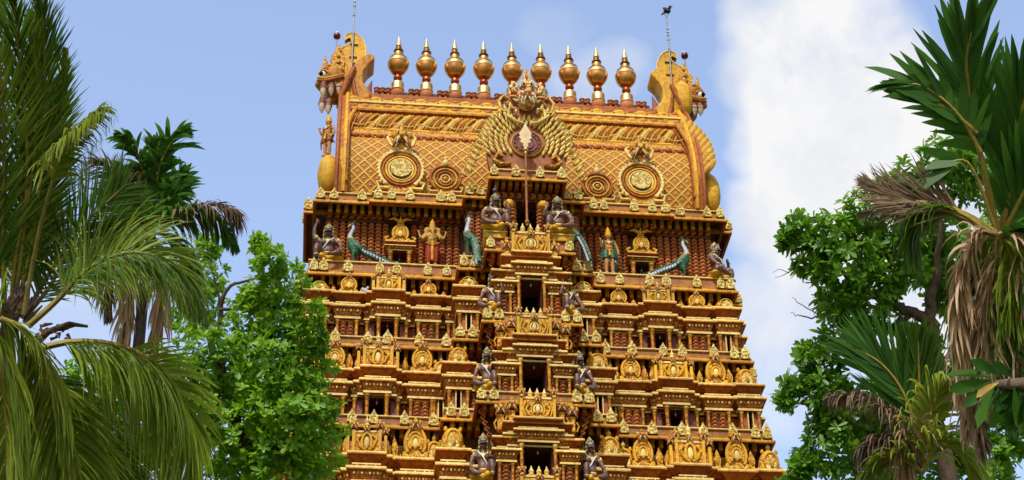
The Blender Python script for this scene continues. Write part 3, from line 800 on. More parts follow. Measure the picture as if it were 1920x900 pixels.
# gable ends
def end_piece(s):
    fr = [(-2.55, 42.88), (-2.72, 43.5), (-2.76, 44.3), (-2.68, 45.0), (-2.5, 45.7), (-2.2, 46.4), (-1.85, 47.1), (-1.5, 47.8), (-1.05, 48.5), (-.5, 49.2)]
    full = fr+[(0, 49.6)]+[(-y, z) for y, z in fr[::-1]]
    mb = MB(); n = len(full); xa, xb = s*(XR-.12), s*(XR+.35)
    vs = [(xa, y, z) for y, z in full]+[(xb, y, z) for y, z in full]
    mb.add(vs, [tuple(range(n)), tuple(range(n, 2*n))]+[(i, (i+1) % n, (i+1) % n+n, i+n) for i in range(n)], 0)
    mb.tube([(s*(XR+.02), y-.03 if y < 0 else y+.03, z) for y, z in full], .09, 1, 6)
    mb.tube([(s*(XR+.30), y-.02 if y < 0 else y+.02, z) for y, z in full], .08, 2, 6)
    mb.obj('gable_end', [ORANGE, YEL, TERRA], tower)
    # feathered wing
    mb = MB(); N = 10
    for k in range(N if s == 1 else 0):
        t = k/(N-1); bx = s*(6.98+.10*math.sin(t*PI)-.42*t*t); bz = 44.3+3.0*t; y = -2.70+1.25*t**1.5
        ln = .95-.12*t; ang = .62-.30*t
        for j, (f, mi) in enumerate(((1, 0), (.6, 1))):
            d = Vector((s*math.sin(ang), -.05, math.cos(ang)))
            c = Vector((bx, y-.04*j, bz))+d*ln*.55*f
            zax = d.normalized(); xax = zax.cross(Vector((0, 1, 0))).normalized(); yax = zax.cross(xax)
            R = Matrix((xax, yax, zax)).transposed()
            mb.ball(c, (.15*f+.02, .08, ln*.6*f), mi, 8, R=R)
    mb.tube([(s*(6.80+.16*math.sin(t*PI)-.40*t*t), -2.76+1.2*t**1.5, 43.7+4.0*t) for t in [i/12 for i in range(13)]], [.05+.1*math.sin(PI*(i/12*.9+.05)) for i in range(13)], 1, 7)
    mb.tube([(s*(6.66+.12*math.sin(t*PI)-.36*t*t), -2.72+1.2*t**1.5, 43.3+4.2*t) for t in [i/12 for i in range(13)]], .05, 2, 6)
    mb.obj('feathered_wing' if s == 1 else 'gable_strip', [YEL, GOLD, ORANGE], tower, 60)
    mb = MB(); mb.ball((s*(7.45 if s == 1 else 7.36), -1.95, 44.05), (.42, .45, .95), 0, 16); mb.ball((s*7.42, -1.95, 44.98), (.12, .12, .14), 1, 8)
    mb.obj('bulb_bracket', [YEL, TERRA], tower, 60)
    # flat curled plume plate, outline taken in the roof's own plane
    def Lp(px, py): return (-6.82+(580+px/4.735-655)/43.5, 52.66-(50+py/4.735-68)/35.4)
    ol = [(232, 250), (290, 215), (350, 178), (378, 150), (376, 125), (356, 113), (338, 122), (324, 138), (318, 112), (332, 86), (370, 70), (410, 74), (450, 100), (485, 150), (505, 215), (500, 270), (475, 310), (440, 333), (405, 333), (390, 350), (380, 385), (385, 440), (330, 520), (240, 520)]
    ol = [Lp(*p) for p in ol]; ol = [(-s*x if s == 1 else x, z) for x, z in ol]
    mb = MB(); mb.plate(ol, -.12, .16, 0, mside=1)
    mb.tube([(x, -.12, z) for x, z in ol[:20]], .035, 2, 5)
    for (px, py) in ((400, 177), (396, 290), (248, 290)):
        x, z = Lp(px, py); x = -x if s == 1 else x
        mb.box(x-.16, x+.16, -.17, -.12, z-.025, z+.025, 3)
    mb.obj('curled_plume', [YEL, ORANGE, PALE, DARK], tower)
    # open jaw rising behind the head
    jaw = [(390, 430), (430, 370), (480, 325), (540, 300), (580, 325), (575, 360), (520, 410), (485, 480), (490, 560), (560, 650), (520, 740), (350, 745), (270, 660), (300, 540)]
    jl = [Lp(*p) for p in jaw]; jl = [(-x if s == 1 else x, z) for x, z in jl]
    mb = MB(); mb.plate(jl, -.55, .5, 0)
    if s == 1: mb.ball((7.02, -.45, 49.9), (.42, .45, .95), 0, 12)
    sculpt('monster_jaw', mb, YEL if s == 1 else GOLD, tower, .05, 8)
    mb = MB(); mb.tube([(s*6.55, -.62, 50.5), (s*6.85, -.66, 49.6), (s*7.05, -.62, 48.9)], [.10, .16, .08], 0, 7); mb.tube([(s*6.2, -.5, 48.5), (s*6.5, -.58, 49.3), (s*6.6, -.56, 50.2)], [.08, .1, .05], 0, 7)
    mb.obj('jaw_rib', [ORANGE], tower, 60)
    # head in profile
    mb = MB(); mb.ball((s*7.35, 0, 50.35), (.50, .55, .62), 0, 12); mb.ball((s*7.75, 0, 50.05), (.36, .42, .35), 0, 10); mb.ball((s*8.0, -.05, 49.95), (.14, .16, .16), 0, 8)
    mb.ball((s*7.3, 0, 49.6), (.42, .42, .55), 0, 10); mb.ball((s*7.2, 0, 50.95), (.3, .35, .4), 0, 8)
    hd = sculpt('monster_head', mb, CARVO if s == 1 else GOLD, tower, .05, 4)
    mb = MB()
    for q in (-1, 1):
        mb.ball((s*7.82, q*.38, 50.22), (.15, .13, .17), 0, 12); mb.ball((s*7.88, q*.48, 50.20), (.09, .07, .11), 1, 8)
    mb.obj('eye', [WHITE, BLACK], hd, 60)
    mb = MB()
    for k in range(5):
        mb.tube([(s*(7.78-.05*k)+s*(.19+.035*k)*math.cos(a), -.44+.015*k, 50.24+(.20+.085*k)*math.sin(a)) for a in [i*PI/9-.1 for i in range(9)]], .042, k % 2, 6)
    mb.tube([(s*8.02, -.4, 50.05), (s*7.7, -.52, 49.92), (s*7.3, -.6, 50.0), (s*6.95, -.62, 50.12)], [.05, .07, .07, .05], 0, 6)
    mb.tube([(s*8.02, -.4, 49.90), (s*7.7, -.52, 49.80), (s*7.3, -.6, 49.88), (s*6.95, -.62, 50.0)], [.05, .07, .07, .05], 1, 6)
    mb.obj('brow', [YEL, ORANGE], hd, 60)
    mb = MB()
    for (x, z0, z1) in (((7.74, 49.85, 48.95), (7.42, 49.80, 49.1), (7.12, 49.75, 49.2), (7.76, 49.0, 48.2), (7.5, 48.9, 48.15)) if s == -1 else ((7.70, 49.75, 49.1), (7.45, 49.7, 49.1), (7.2, 49.7, 49.1))):
        mb.tube([(s*x, -.42, z0), (s*(x+.02), -.48, (z0+z1)/2), (s*(x+.02), -.44, z1+.1)], [.12, .155, .06], 0, 8)
        mb.tube([(s*(x+.02), -.50, z1+.42), (s*(x+.02), -.49, z1+.2), (s*(x+.01), -.46, z1-.02)], [.13, .12, .02], 1, 8)
    mb.obj('fang', [PLUM, IVORY], hd, 60)
    mb = MB()
    mb.plate([(s*x, z) for x, z in ((7.0, 50.5), (7.45, 50.75), (7.55, 51.1), (7.35, 51.5), (7.18, 51.95), (7.08, 51.5), (6.95, 51.2))], -.42, -.2, 0)
    for a, b, r in ((7.2, 50.9, .11), (7.22, 51.2, .09), (7.15, 51.5, .06)): mb.ball((s*a, -.44, b), (r, .05, r), 1, 8)
    mb.tube([(s*7.72, -.2, 50.65), (s*7.74, -.2, 51.0), (s*7.78, -.2, 51.4)], [.13, .09, .01], 0, 7); mb.tube([(s*6.8, -.4, 50.2), (s*6.9, -.4, 50.6), (s*6.85, -.4, 50.9)], [.12, .08, .01], 1, 6)
    mb.obj('head_crest', [CARV, GOLD], hd, 60)
for s in (-1, 1): end_piece(s)

# ---- roundels on the roof face
def roundel(x, r, big):
    z0 = 42.95; y = -2.62 if big else -2.6
    mb = MB(); zc = z0+r*1.18
    hs = [(x+r*1.0*math.cos(a), zc+r*1.06*math.sin(a)) for a in [(-.85+(PI+1.7)*i/20) for i in range(21)]]
    mb.plate([(x+r*.95, z0)]+hs+[(x-r*.95, z0)], y, y+.35, 0, mside=3)
    for f, mi, rr in ((.97, 1, .07), (.80, 3, .05), (.66, 2, .055), (.54, 1, .045)) if big else ((.95, 3, .055), (.72, 2, .045), (.5, 3, .04), (.28, 1, .035)):
        lim = -.9 if f > .9 else -PI/2
        mb.tube([(x+r*f*math.cos(a), y-.04, zc+r*f*1.05*math.sin(a)) for a in [lim+(PI-2*lim)*i/24 for i in range(25)]], rr, mi, 6)
    if big:
        n = 26
        for i in range(n):
            a = -.8+(PI+1.6)*i/(n-1); mb.ball((x+r*1.0*math.cos(a), y-.06, zc+r*1.06*math.sin(a)), (.075, .06, .075), 1, 6)
        mb.lathe([(.001, 0, 4), (r*.42, 0, 4), (r*.46, .05, 4)], 20, M=Matrix.Translation((x, y-.10, zc)) @ Matrix.Rotation(PI/2, 4, 'X'))
        for q in (-1, 1):
            mb.tube([(x+q*r*.55, y-.08, z0+.12), (x+q*r*.95, y-.1, z0+.1), (x+q*r*1.05, y-.1, z0+.35), (x+q*r*.85, y-.1, z0+.38)], .07, 1, 6)
            mb.tube([(x+q*r*.15, y-.06, zc+r*1.05), (x+q*r*.5, y-.1, zc+r*1.32), (x+q*r*.62, y-.06, zc+r*1.75), (x+q*r*.4, y-.06, zc+r*1.95)], [.10, .08, .06, .03], 1, 6)
            mb.ball((x+q*r*.42, y-.02, zc+r*1.55), (.16, .1, .25), 0, 8)
        mb.ball((x, y-.05, zc+r*1.25), (.24, .12, .20), 0, 8)
    else:
        for q in (-1, 1): mb.tube([(x+q*r*.5, y-.06, z0+.1), (x+q*r*1.0, y-.08, z0+.08), (x+q*r*1.1, y-.08, z0+.26), (x+q*r*.9, y-.08, z0+.28)], .05, 1, 6)
        mb.ball((x, y-.05, zc+r*1.2), (.13, .1, .17), 1, 8); mb.ball((x, y-.05, zc+r*1.55), (.07, .07, .14), 1, 7); mb.ball((x, y-.05, zc+r*1.85), (.04, .04, .12), 2, 6)
        mb.ball((x, y-.04, zc), (.09, .07, .09), 2, 8)
    o = mb.obj('roof_roundel' if big else 'small_roundel', [CARV, PALE, YEL, ORANGE, LIME], tower, 60)
    if big:
        mb = MB(); fang_face(mb, x, y-.12, zc+r*1.72, .95, 0, 1, 2); mb.ball((x, y-.1, zc+r*2.2), (.09, .09, .28), 0, 8)
        for q in (-1, 1): mb.tube([(x+q*.1, y-.2, zc+r*1.5), (x+q*.28, y-.3, zc+r*1.25), (x+q*.34, y-.25, zc+r*1.02)], [.07, .08, .03], 3, 6)
        mb.obj('monster_face', [CARV, IVORY, BLACK, PLUM], o, 60)
for s in (-1, 1): roundel(s*4.62, .86, True); roundel(s*2.92, .60, False)
# floral scrolls between the dormer and the roundels
# ---- great front dormer
YD = -4.50
mb = MB()
mb.rect(-1.05, 1.05, YD+.2, YD+.4, [(0, 42.85, 0), (0, 44.6, 0), (-.2, 45.2, 0), (-.6, 45.7, 0), (-1.04, 45.85, 0)], back=-1.2); mb.obj('dormer_body', [ORANGE], tower)
half = [(0, 45.9), (.42, 46.35), (.80, 46.35), (1.02, 46.0), (1.08, 45.6), (1.02, 45.2), (1.22, 44.95), (1.38, 44.5), (1.50, 44.05), (1.50, 43.5), (1.42, 43.0), (1.35, 42.86)]
out = [(x, z) for x, z in half]+[(-x, z) for x, z in half[:0:-1]]
dorm = MB().plate(out, YD, YD+.28, 0, mside=1).obj('dormer_front', [paint('maroon_paint', (.36, .12, .03), (.26, .07, .02), dirt=.4), ORANGE], tower)
mb = MB()
def flame(x, y, z, ang, s, mi=0):
    d = Vector((math.cos(ang), -.12, math.sin(ang))).normalized(); xa = d.cross(Vector((0, 1, 0))).normalized(); ya = d.cross(xa)
    R = Matrix((xa, ya, d)).transposed(); p = Vector((x, y, z)); sg = 1 if x >= 0 else -1
    mb.ball(p+d*.13*s, (.082*s, .05*s, .17*s), mi, 7, R=R); mb.ball(p+d*.12*s+Vector((0, -.04, 0)), (.035*s, .03*s, .12*s), 1-mi if mi < 2 else 1, 5, R=R)
    q = p+d*.27*s
    mb.tube([q-d*.05*s, q+d*.04*s+xa*.02*sg*s, q+d*.05*s-xa*.06*sg*s], [.05*s, .04*s, .012], mi, 5)
for R0, n_, sc in ((.76, 21, .78), (.93, 24, .84), (1.12, 27, .88), (1.32, 29, .92), (1.52, 30, .92)):
    for i in range(n_):
        a = -.66+(PI+1.32)*i/(n_-1)
        x = R0*math.cos(a)*.98; z = 44.08+R0*math.sin(a)*1.12
        if z < 42.98: continue
        hwz = np.interp(z, [42.9, 43.5, 44.5, 45.2, 45.6, 46.4], [1.8, 1.72, 1.45, 1.15, 1.1, .8])
        if abs(x) > hwz: continue
        if abs(x) < .50 and z > 45.15: continue
        if abs(x) > .5 and z < 43.45: continue
        flame(x, YD-.05-.02*(R0 > 1.1), z, PI/2-(x/1.5)*.75, sc, 0 if (i+int(R0*10)) % 4 else 1)
for q in (-1, 1):
    for k in range(12):                # garland running down to the cornice on either side
        t = k/11; x = q*(1.10+.95*t**1.1); z = 45.15-2.05*t+.2*math.sin(t*PI)
        flame(x, YD+.05+.55*t, z, PI/2-q*(.9-.3*t), 1.15); flame(x+q*.16, YD+.35+.6*t, z+.05, PI/2-q*(1.0-.2*t), .9, 2)
    mb.tube([(q*.55, YD-.08, 45.5), (q*.95, YD-.1, 45.55), (q*1.05, YD-.1, 46.0), (q*.85, YD-.08, 46.3), (q*.62, YD-.08, 46.1), (q*.75, YD-.1, 45.9)], [.05, .07, .07, .06, .05, .04], 0, 6)
    mb.tube([(q*.12, YD-.15, 44.95), (q*.42, YD-.22, 44.98), (q*.72, YD-.2, 45.25), (q*.66, YD-.2, 45.6), (q*.42, YD-.2, 45.62), (q*.40, YD-.22, 45.42)], [.05, .07, .07, .06, .05, .05], 1, 6)
    mb.tube([(q*.62, YD-.08, 43.1), (q*1.0, YD-.12, 43.0), (q*1.25, YD-.1, 43.2), (q*1.1, YD-.1, 43.5), (q*.9, YD-.1, 43.35)], [.06, .09, .09, .07, .05], 2, 6)
mb.obj('flame_leaves', [paint('leaf_gold', (.74, .52, .10), (.60, .34, .04), scale=2), PALE, CARV], dorm, 60)
mb = MB(); Mx = Matrix.Translation((0, YD-.02, 44.08)) @ Matrix.Rotation(PI/2, 4, 'X')
mb.lathe([(.62, 0, 1), (.62, .06, 1), (.56, .09, 1), (.54, .05, 0), (.02, .05, 0), (.001, .05, 0)], 28, M=Mx)
for r in (.52, .40, .26): mb.tube([(r*math.cos(a), YD-.09, 44.08+r*math.sin(a)) for a in [2*PI*i/24 for i in range(25)]], .022, 2, 5)
for i in range(14):
    a = 2*PI*i/14; mb.ball((.46*math.cos(a), YD-.09, 44.08+.46*math.sin(a)), (.035, .03, .035), 2, 5)
mb.obj('plum_disc', [PLUM, GOLD, paint('dull_plum', (.36, .12, .07))], dorm, 60)
# monster mask on the dormer
mb = MB(); zh = 46.35
mb.ball((0, YD-.25, zh), (.42, .42, .46), 0, 12); mb.ball((0, YD-.55, zh-.22), (.20, .22, .24), 0, 10); mb.ball((0, YD-.2, zh-.5), (.42, .3, .3), 0, 10)
for q in (-1, 1):
    mb.ball((q*.21, YD-.55, zh+.14), (.19, .16, .19), 0, 10); mb.ball((q*.32, YD-.45, zh-.22), (.18, .18, .18), 0, 8); mb.ball((q*.1, YD-.72, zh-.2), (.07, .07, .07), 0, 6)
mask = sculpt('monster_mask', mb, CARVP, tower, .035, 3)
mb = MB()
for q in (-1, 1):
    mb.ball((q*.20, YD-.70, zh+.16), (.11, .08, .11), 0, 10); mb.ball((q*.19, YD-.76, zh+.15), (.06, .05, .065), 1, 8)
mb.obj('eye', [WHITE, BLACK], mask, 60)
mb = MB()
for q in (-1, 1):
    for x, z, l in ((.09, zh-.42, .30), (.24, zh-.42, .40), (.36, zh-.38, .26)): mb.tube([(q*x, YD-.62, z), (q*(x+.03), YD-.68, z-l*.5), (q*(x+.08), YD-.6, z-l)], [.05, .045, .01], 0, 6)
mb.obj('fang', [IVORY], mask, 60)
mb = MB()
for q in (-1, 1):
    mb.tube([(q*.40, YD-.3, zh+.0), (q*.66, YD-.3, zh+.02), (q*.74, YD-.3, zh+.32), (q*.58, YD-.3, zh+.52), (q*.44, YD-.32, zh+.36), (q*.52, YD-.34, zh+.22)], [.08, .12, .13, .11, .08, .05], 0, 8)
    mb.tube([(q*.34, YD-.55, zh+.30), (q*.22, YD-.66, zh+.40), (q*.06, YD-.62, zh+.30)], .05, 1, 6)
    mb.tube([(q*.12, YD-.6, zh-.55), (q*.5, YD-.55, zh-.62), (q*.66, YD-.4, zh-.4)], [.06, .07, .03], 1, 6)
mb.plate([(-.14, zh+.42), (.14, zh+.42), (.19, zh+.75), (.10, zh+1.05), (0, zh+1.28), (-.10, zh+1.05), (-.19, zh+.75)], YD-.45, YD-.3, 0)
mb.tube([(x, YD-.47, z) for x, z in ((-.1, zh+.5), (-.12, zh+.75), (0, zh+1.1), (.12, zh+.75), (.1, zh+.5))], .03, 1, 6); mb.ball((0, YD-.47, zh+.7), (.05, .04, .1), 2, 6)
mb.obj('mask_crest', [CARVP, PALE, PLUM], mask, 60)
mask.scale = (.80, .9, .90); mask.location = (0, YD*.1, 46.35*.10-.05)

# ---- kalasha finials
def kalasha():
    t = thing('roof_finial', '', 'finial', scale=(.95, .95, 1))
    k = .0061
    P = lambda z: (712-z)/472*3.41
    mb = MB().lathe([(.06, 0, 0), (.20, .03, 0), (.29, .14, 0), (.32, .28, 0), (.29, .42, 0), (.24, .47, 0)], 20); mb.obj('clay_ball', [paint('clay_orange', (.60, .21, .06), (.5, .15, .05), dirt=.3)], t, 60)
    mb = MB().lathe([(.25, .44, 0), (.295, .46, 0), (.31, .50, 0), (.295, .54, 0), (.285, .58, 0), (.29, .80, 0), (.27, .86, 0), (.22, .88, 0), (.13, .90, 0)], 24); mb.obj('brass_collar', [BRASS], t, 50)
    mb = MB().lathe([(.12, .88, 0), (.13, .97, 0), (.10, 1.0, 0), (.17, 1.04, 0), (.195, 1.14, 0), (.17, 1.24, 0), (.13, 1.29, 0), (.15, 1.33, 0), (.22, 1.38, 0)], 20); mb.obj('red_bulb', [REDCOP], t, 60)
    mb = MB().lathe([(.15, 1.36, 0), (.26, 1.42, 0), (.37, 1.55, 0), (.43, 1.68, 0), (.462, 1.80, 0), (.466, 1.87, 0), (.475, 1.88, 1), (.48, 1.91, 1), (.465, 1.94, 1), (.44, 2.02, 1), (.385, 2.12, 1), (.38, 2.13, 2), (.395, 2.15, 2), (.375, 2.18, 1), (.30, 2.26, 1), (.20, 2.31, 0), (.20, 2.36, 0), (.215, 2.42, 0), (.19, 2.5, 0), (.15, 2.53, 0)], 32)
    mb.obj('copper_pot', [COPPER, BRASS, DKBR], t, 40)
    mb = MB().lathe([(.14, 2.5, 0), (.20, 2.54, 0), (.22, 2.58, 0), (.20, 2.63, 0), (.13, 2.66, 0), (.14, 2.74, 0), (.12, 2.80, 0), (.10, 2.82, 1), (.135, 2.84, 1), (.14, 2.88, 1), (.12, 2.94, 1), (.07, 3.14, 1), (.03, 3.32, 1), (.004, 3.42, 1)], 18)
    mb.obj('spire_tip', [DKBR, BRASS], t, 60)
    return t
kal = kalasha(); ords = ['leftmost', 'second from left', 'third from left', 'fourth from left', 'fifth and middle, half hidden by the mask,', 'fifth from right counted past the mask, just right of it,', 'third from right', 'second from right', 'rightmost']
labs = ['leftmost of the nine copper pot finials, beside the left plume', 'second from left of the nine copper pot finials on the ridge', 'third from left of the nine copper pot finials on the ridge',
        'fourth from left of the nine copper pot finials, free against blue sky', 'middle copper pot finial with its foot hidden behind the monster mask', 'copper pot finial standing just right of the monster mask',
        'third from right of the nine copper pot finials on the ridge', 'second from right of the nine copper pot finials on the ridge', 'rightmost of the nine copper pot finials, beside the right spike']
for i in range(9):
    loc = ((i-4)*1.187, 0, 49.41)
    if i == 0: kal.location = loc; kal['label'] = labs[0]; kal['group'] = 'copper pot finials along the roof ridge'; 
    else: dup(kal, loc, labs[i], rot=(random.uniform(-.008, .008), random.uniform(-.012, .012), random.random()*6))

# ================================================================== STATUES, BIRDS AND METALWORK ON THE TOWER
def hand(mb, p, d, s=1.0, mi=0):
    """palm with five curled fingers; p wrist, d pointing direction"""
    p = Vector(p); d = Vector(d).normalized(); side = d.orthogonal().normalized(); n = d.cross(side)
    mb.ball(p+d*.05*s, (.045*s, .045*s, .06*s), mi, 6)
    for k in range(4):
        o = side*(k-1.5)*.028*s; q = p+d*.08*s+o
        mb.tube([q, q+d*(.05-.004*abs(k-1.5))*s+n*.012*s, q+d*.07*s+n*.05*s], [.017*s, .015*s, .011*s], mi, 5)
    q = p+d*.03*s+side*.05*s; mb.tube([q, q+(d+side).normalized()*.05*s, q+d*.07*s+side*.03*s+n*.03*s], [.019*s, .016*s, .012*s], mi, 5)
def guardian(pose, m=1):
    """a seated muscular gate guardian with moustache; m mirrors left and right"""
    t = thing('guardian_statue', '', 'statue')
    X = lambda p: (m*p[0], p[1], p[2])
    mb = MB(); B = lambda c, r: mb.ball(X(c), r, 0, 12)
    T = lambda pts, r: mb.tube([X(p) for p in pts], r, 0, 10)
    B((0, .05, .17), (.25, .21, .19)); B((0, -.05, .40), (.21, .19, .20)); B((0, 0, .66), (.26, .17, .19)); B((.11, -.11, .70), (.13, .09, .10)); B((-.11, -.11, .70), (.13, .09, .10))
    T([(0, 0, .78), (0, -.02, .95)], [.12, .085]); B((0, -.06, 1.08), (.125, .145, .165)); B((0, -.12, 1.0), (.085, .09, .08)); B((0, -.215, 1.065), (.028, .035, .04)); B((.125, -.05, 1.06), (.03, .03, .05)); B((-.125, -.05, 1.06), (.03, .03, .05))
    # legs: one knee drawn up, the other folded out
    T([(.13, .0, .17), (.24, -.24, .36), (.29, -.38, .46)], [.15, .13, .105]); T([(.29, -.38, .46), (.31, -.40, .26), (.31, -.38, .08)], [.10, .095, .06]); T([(.31, -.36, .05), (.32, -.52, .04)], [.06, .05])
    T([(-.13, .0, .15), (-.34, -.16, .18), (-.46, -.28, .22)], [.15, .125, .10]); T([(-.46, -.28, .22), (-.34, -.40, .12), (-.20, -.46, .07)], [.10, .09, .06]); T([(-.2, -.46, .06), (-.08, -.54, .05)], [.06, .045])
    B((.27, 0, .80), (.11, .11, .11)); B((-.27, 0, .80), (.11, .11, .11))
    T([(-.28, 0, .80), (-.40, -.06, .62), (-.43, -.10, .52)], [.095, .085, .07]); T([(-.43, -.10, .52), (-.45, -.20, .40), (-.44, -.30, .30)], [.072, .062, .045]); hand(mb, X((-.44, -.30, .30)), (m*.05, -.6, -.6), 1.25)
    if pose == 'mace':
        T([(.28, 0, .80), (.40, -.12, .66), (.44, -.18, .60)], [.095, .085, .07]); T([(.44, -.18, .60), (.40, -.26, .76), (.34, -.26, .90)], [.072, .062, .045]); hand(mb, X((.34, -.26, .90)), (-m*.2, .1, .9), 1.25)
    elif pose == 'raised':
        T([(.28, 0, .80), (.42, -.02, .92), (.46, -.02, 1.02)], [.095, .085, .07]); T([(.46, -.02, 1.02), (.46, -.05, 1.22), (.40, -.08, 1.40)], [.072, .062, .045]); hand(mb, X((.40, -.08, 1.40)), (-m*.3, 0, .9), 1.25)
    else:
        T([(.28, 0, .80), (.40, -.12, .64), (.42, -.2, .56)], [.095, .085, .07]); T([(.42, -.2, .56), (.32, -.32, .56), (.2, -.36, .60)], [.072, .062, .045]); hand(mb, X((.2, -.36, .60)), (-m*.8, -.1, .3), 1.25)
    body = sculpt('body', mb, SKIN, t, .024, 2)
    mb = MB()                                  # curly hair mass
    for i in range(46):
        a = random.uniform(-.35, PI+.35); h = random.uniform(-.02, .20); r = .145-.25*max(0, h-.08)
        mb.ball((r*math.cos(a), -.05+r*abs(math.sin(a))*1.05, 1.07+h), .042, 0, 6)
    for q in (-1, 1):
        for z in (.98, .91, .85): mb.ball((q*.15, .0, z), .05, 0, 6)
    mb.obj('hair', [HAIRM], body, 60)
    mb = MB(); mb.lathe([(.13, 1.18, 0), (.15, 1.205, 0), (.12, 1.24, 0), (.10, 1.27, 0), (.11, 1.31, 0), (.06, 1.36, 0), (.01, 1.42, 0)], 12, M=Matrix.Translation((0, -.02, 0))); mb.ball((0, -.16, 1.24), (.05, .03, .06), 0, 7)
    for q in (-1, 1): mb.ball((q*.09, -.12, 1.23), (.035, .03, .045), 0, 6)
    mb.obj('crown', [HAIRM], body, 60)
    MB().ball((0, -.10, 1.155), (.105, .105, .036), 0, 12).obj('forehead_mark', [WHITE], body, 60)
    for q in (-1, 1): MB().ball((q*.05, -.19, 1.095), (.024, .014, .016), 0, 8).obj('eye', [WHITE], body, 60)
    mb = MB()
    for q in (-1, 1):
        mb.tube([(0, -.215, 1.025), (q*.06, -.21, 1.01), (q*.12, -.17, 1.045), (q*.13, -.15, 1.07)], [.018, .022, .014, .005], 0, 6); mb.ball((q*.05, -.202, 1.095), (.01, .008, .012), 0, 6)
        mb.tube([(q*.02, -.2, 1.125), (q*.09, -.185, 1.13)], .009, 0, 5)
    mb.obj('moustache', [BLACK], body, 60)
    mb = MB()
    mb.tube([(.16*math.cos(a), -.05-.17*math.sin(a) if math.sin(a) > 0 else -.05, .84-.13*max(0, math.sin(a))) for a in [PI*i/12 for i in range(13)]], .026, 0, 6)
    mb.ball((0, -.225, .68), (.06, .03, .07), 0, 8); mb.obj('necklace', [PALE], body, 60)
    for p in ((.36, -.06, .71) if pose != 'raised' else (.37, -.01, .88), (-.35, -.03, .71)):
        mb = MB(); mb.ball((m*p[0], p[1], p[2]), (.115, .115, .04), 0, 10); mb.ball((m*p[0], p[1]-.1, p[2]+.03), (.04, .03, .06), 0, 6); mb.obj('armband', [PALE], body, 60)
    MB().ball(X((-.445, -.27, .33)), (.065, .065, .03), 0, 8).obj('bracelet', [PALE], body, 60)
    MB().ball((0, -.15, .28), (.17, .1, .045), 0, 10).obj('belt', [PALE], body, 60)
    MB().ball(X((.31, -.38, .12)), (.085, .085, .03), 0, 8).obj('anklet', [PALE], body, 60)
    for q in (-1, 1): MB().ball((q*.145, -.07, .98), .03, 0, 6).obj('earring', [PALE], body, 60)
    mb = MB(); mb.tube([X((-.20, -.10, .84)), X((-.06, -.235, .68)), X((.07, -.25, .50)), X((.2, -.14, .34))], [.018, .022, .022, .018], 0, 6); mb.obj('sash', [WHITE], body, 60)
    mb = MB(); mb.ball((0, .02, .09), (.36, .30, .14), 0, 12); mb.ball(X((-.28, -.14, .10)), (.24, .2, .10), 0, 10); mb.ball(X((.14, -.22, .10)), (.13, .22, .12), 0, 10)
    sculpt('waist_cloth', mb, YEL, body, .03, 2)
    if pose == 'mace':
        mb = MB(); mb.tube([X((.33, -.27, .86)), X((.40, -.12, 1.0)), X((.46, .04, 1.12))], .025, 0, 7); mb.ball(X((.47, .07, 1.14)), (.16, .16, .15), 0, 12)
        for k in range(3): mb.tube([(m*.47+.162*math.cos(a)*math.cos(k*PI/3), .07+.162*math.cos(a)*math.sin(k*PI/3), 1.14+.152*math.sin(a)) for a in [2*PI*i/14 for i in range(15)]], .012, 0, 4)
        mb.obj('mace', [YEL], body, 60)
    return t
gm = guardian('mace', 1); gm2 = guardian('mace', -1); gr = guardian('raised', -1); gt = guardian('thumb', 1)
GG = 'seated guardian statues of the gate tower'
def put(o, used, loc, lab, s, rz, group=GG, slim=0):
    if slim: return dup(o, loc, lab, rot=(-.06, 0, rz), scale=(s*.76, s*.82, s*1.10), group=group)
    if not used: o.location = loc; o.scale = (s*.88, s*.92, s*.97); o.rotation_euler = (0, 0, rz); o['label'] = lab; o['group'] = group; return o
    return dup(o, loc, lab, rot=(0, 0, rz), scale=(s*.88, s*.92, s*.97), group=group)
# upper pair on pedestals, then three pairs down the doorways, then the two corners
put(gm, 0, (-1.22, -4.62, 39.90), 'dark seated guardian statue on a yellow pedestal left of the upper doorway and spear', 1.28, .12)
put(gm2, 0, (1.07, -4.62, 39.90), 'dark seated guardian statue on a yellow pedestal right of the upper doorway and spear', 1.28, -.10)
for k, (L, sc, nm) in enumerate((('C', 1.20, 'the highest of the three dark lower doorways'), ('D', 1.20, 'the middle of the three dark lower doorways'), ('E', 1.20, 'the lowest dark doorway, at the bottom edge'))):
    w, z, h = LV[L]; y = yf(w)-P1-P2+.34; b2 = BAY[L][1]
    put(gm, 1, (-b2+.42, y, z+h+.02), 'guardian statue with mace left of '+nm, sc, -.25+.1*k, GG, 1)
    put(gm2, 1, (b2-.42, y, z+h+.02), 'guardian statue with mace right of '+nm, sc, .35-.1*k, GG, 1)
put(gr, 0, (-7.22, -2.45, 39.66), 'dark corner guardian with raised arm at the left end of the top ledge', 1.30, -.15)
put(gt, 0, (7.30, -2.45, 39.66), 'dark corner guardian turned outward at the right end of the top ledge', 1.30, .95)

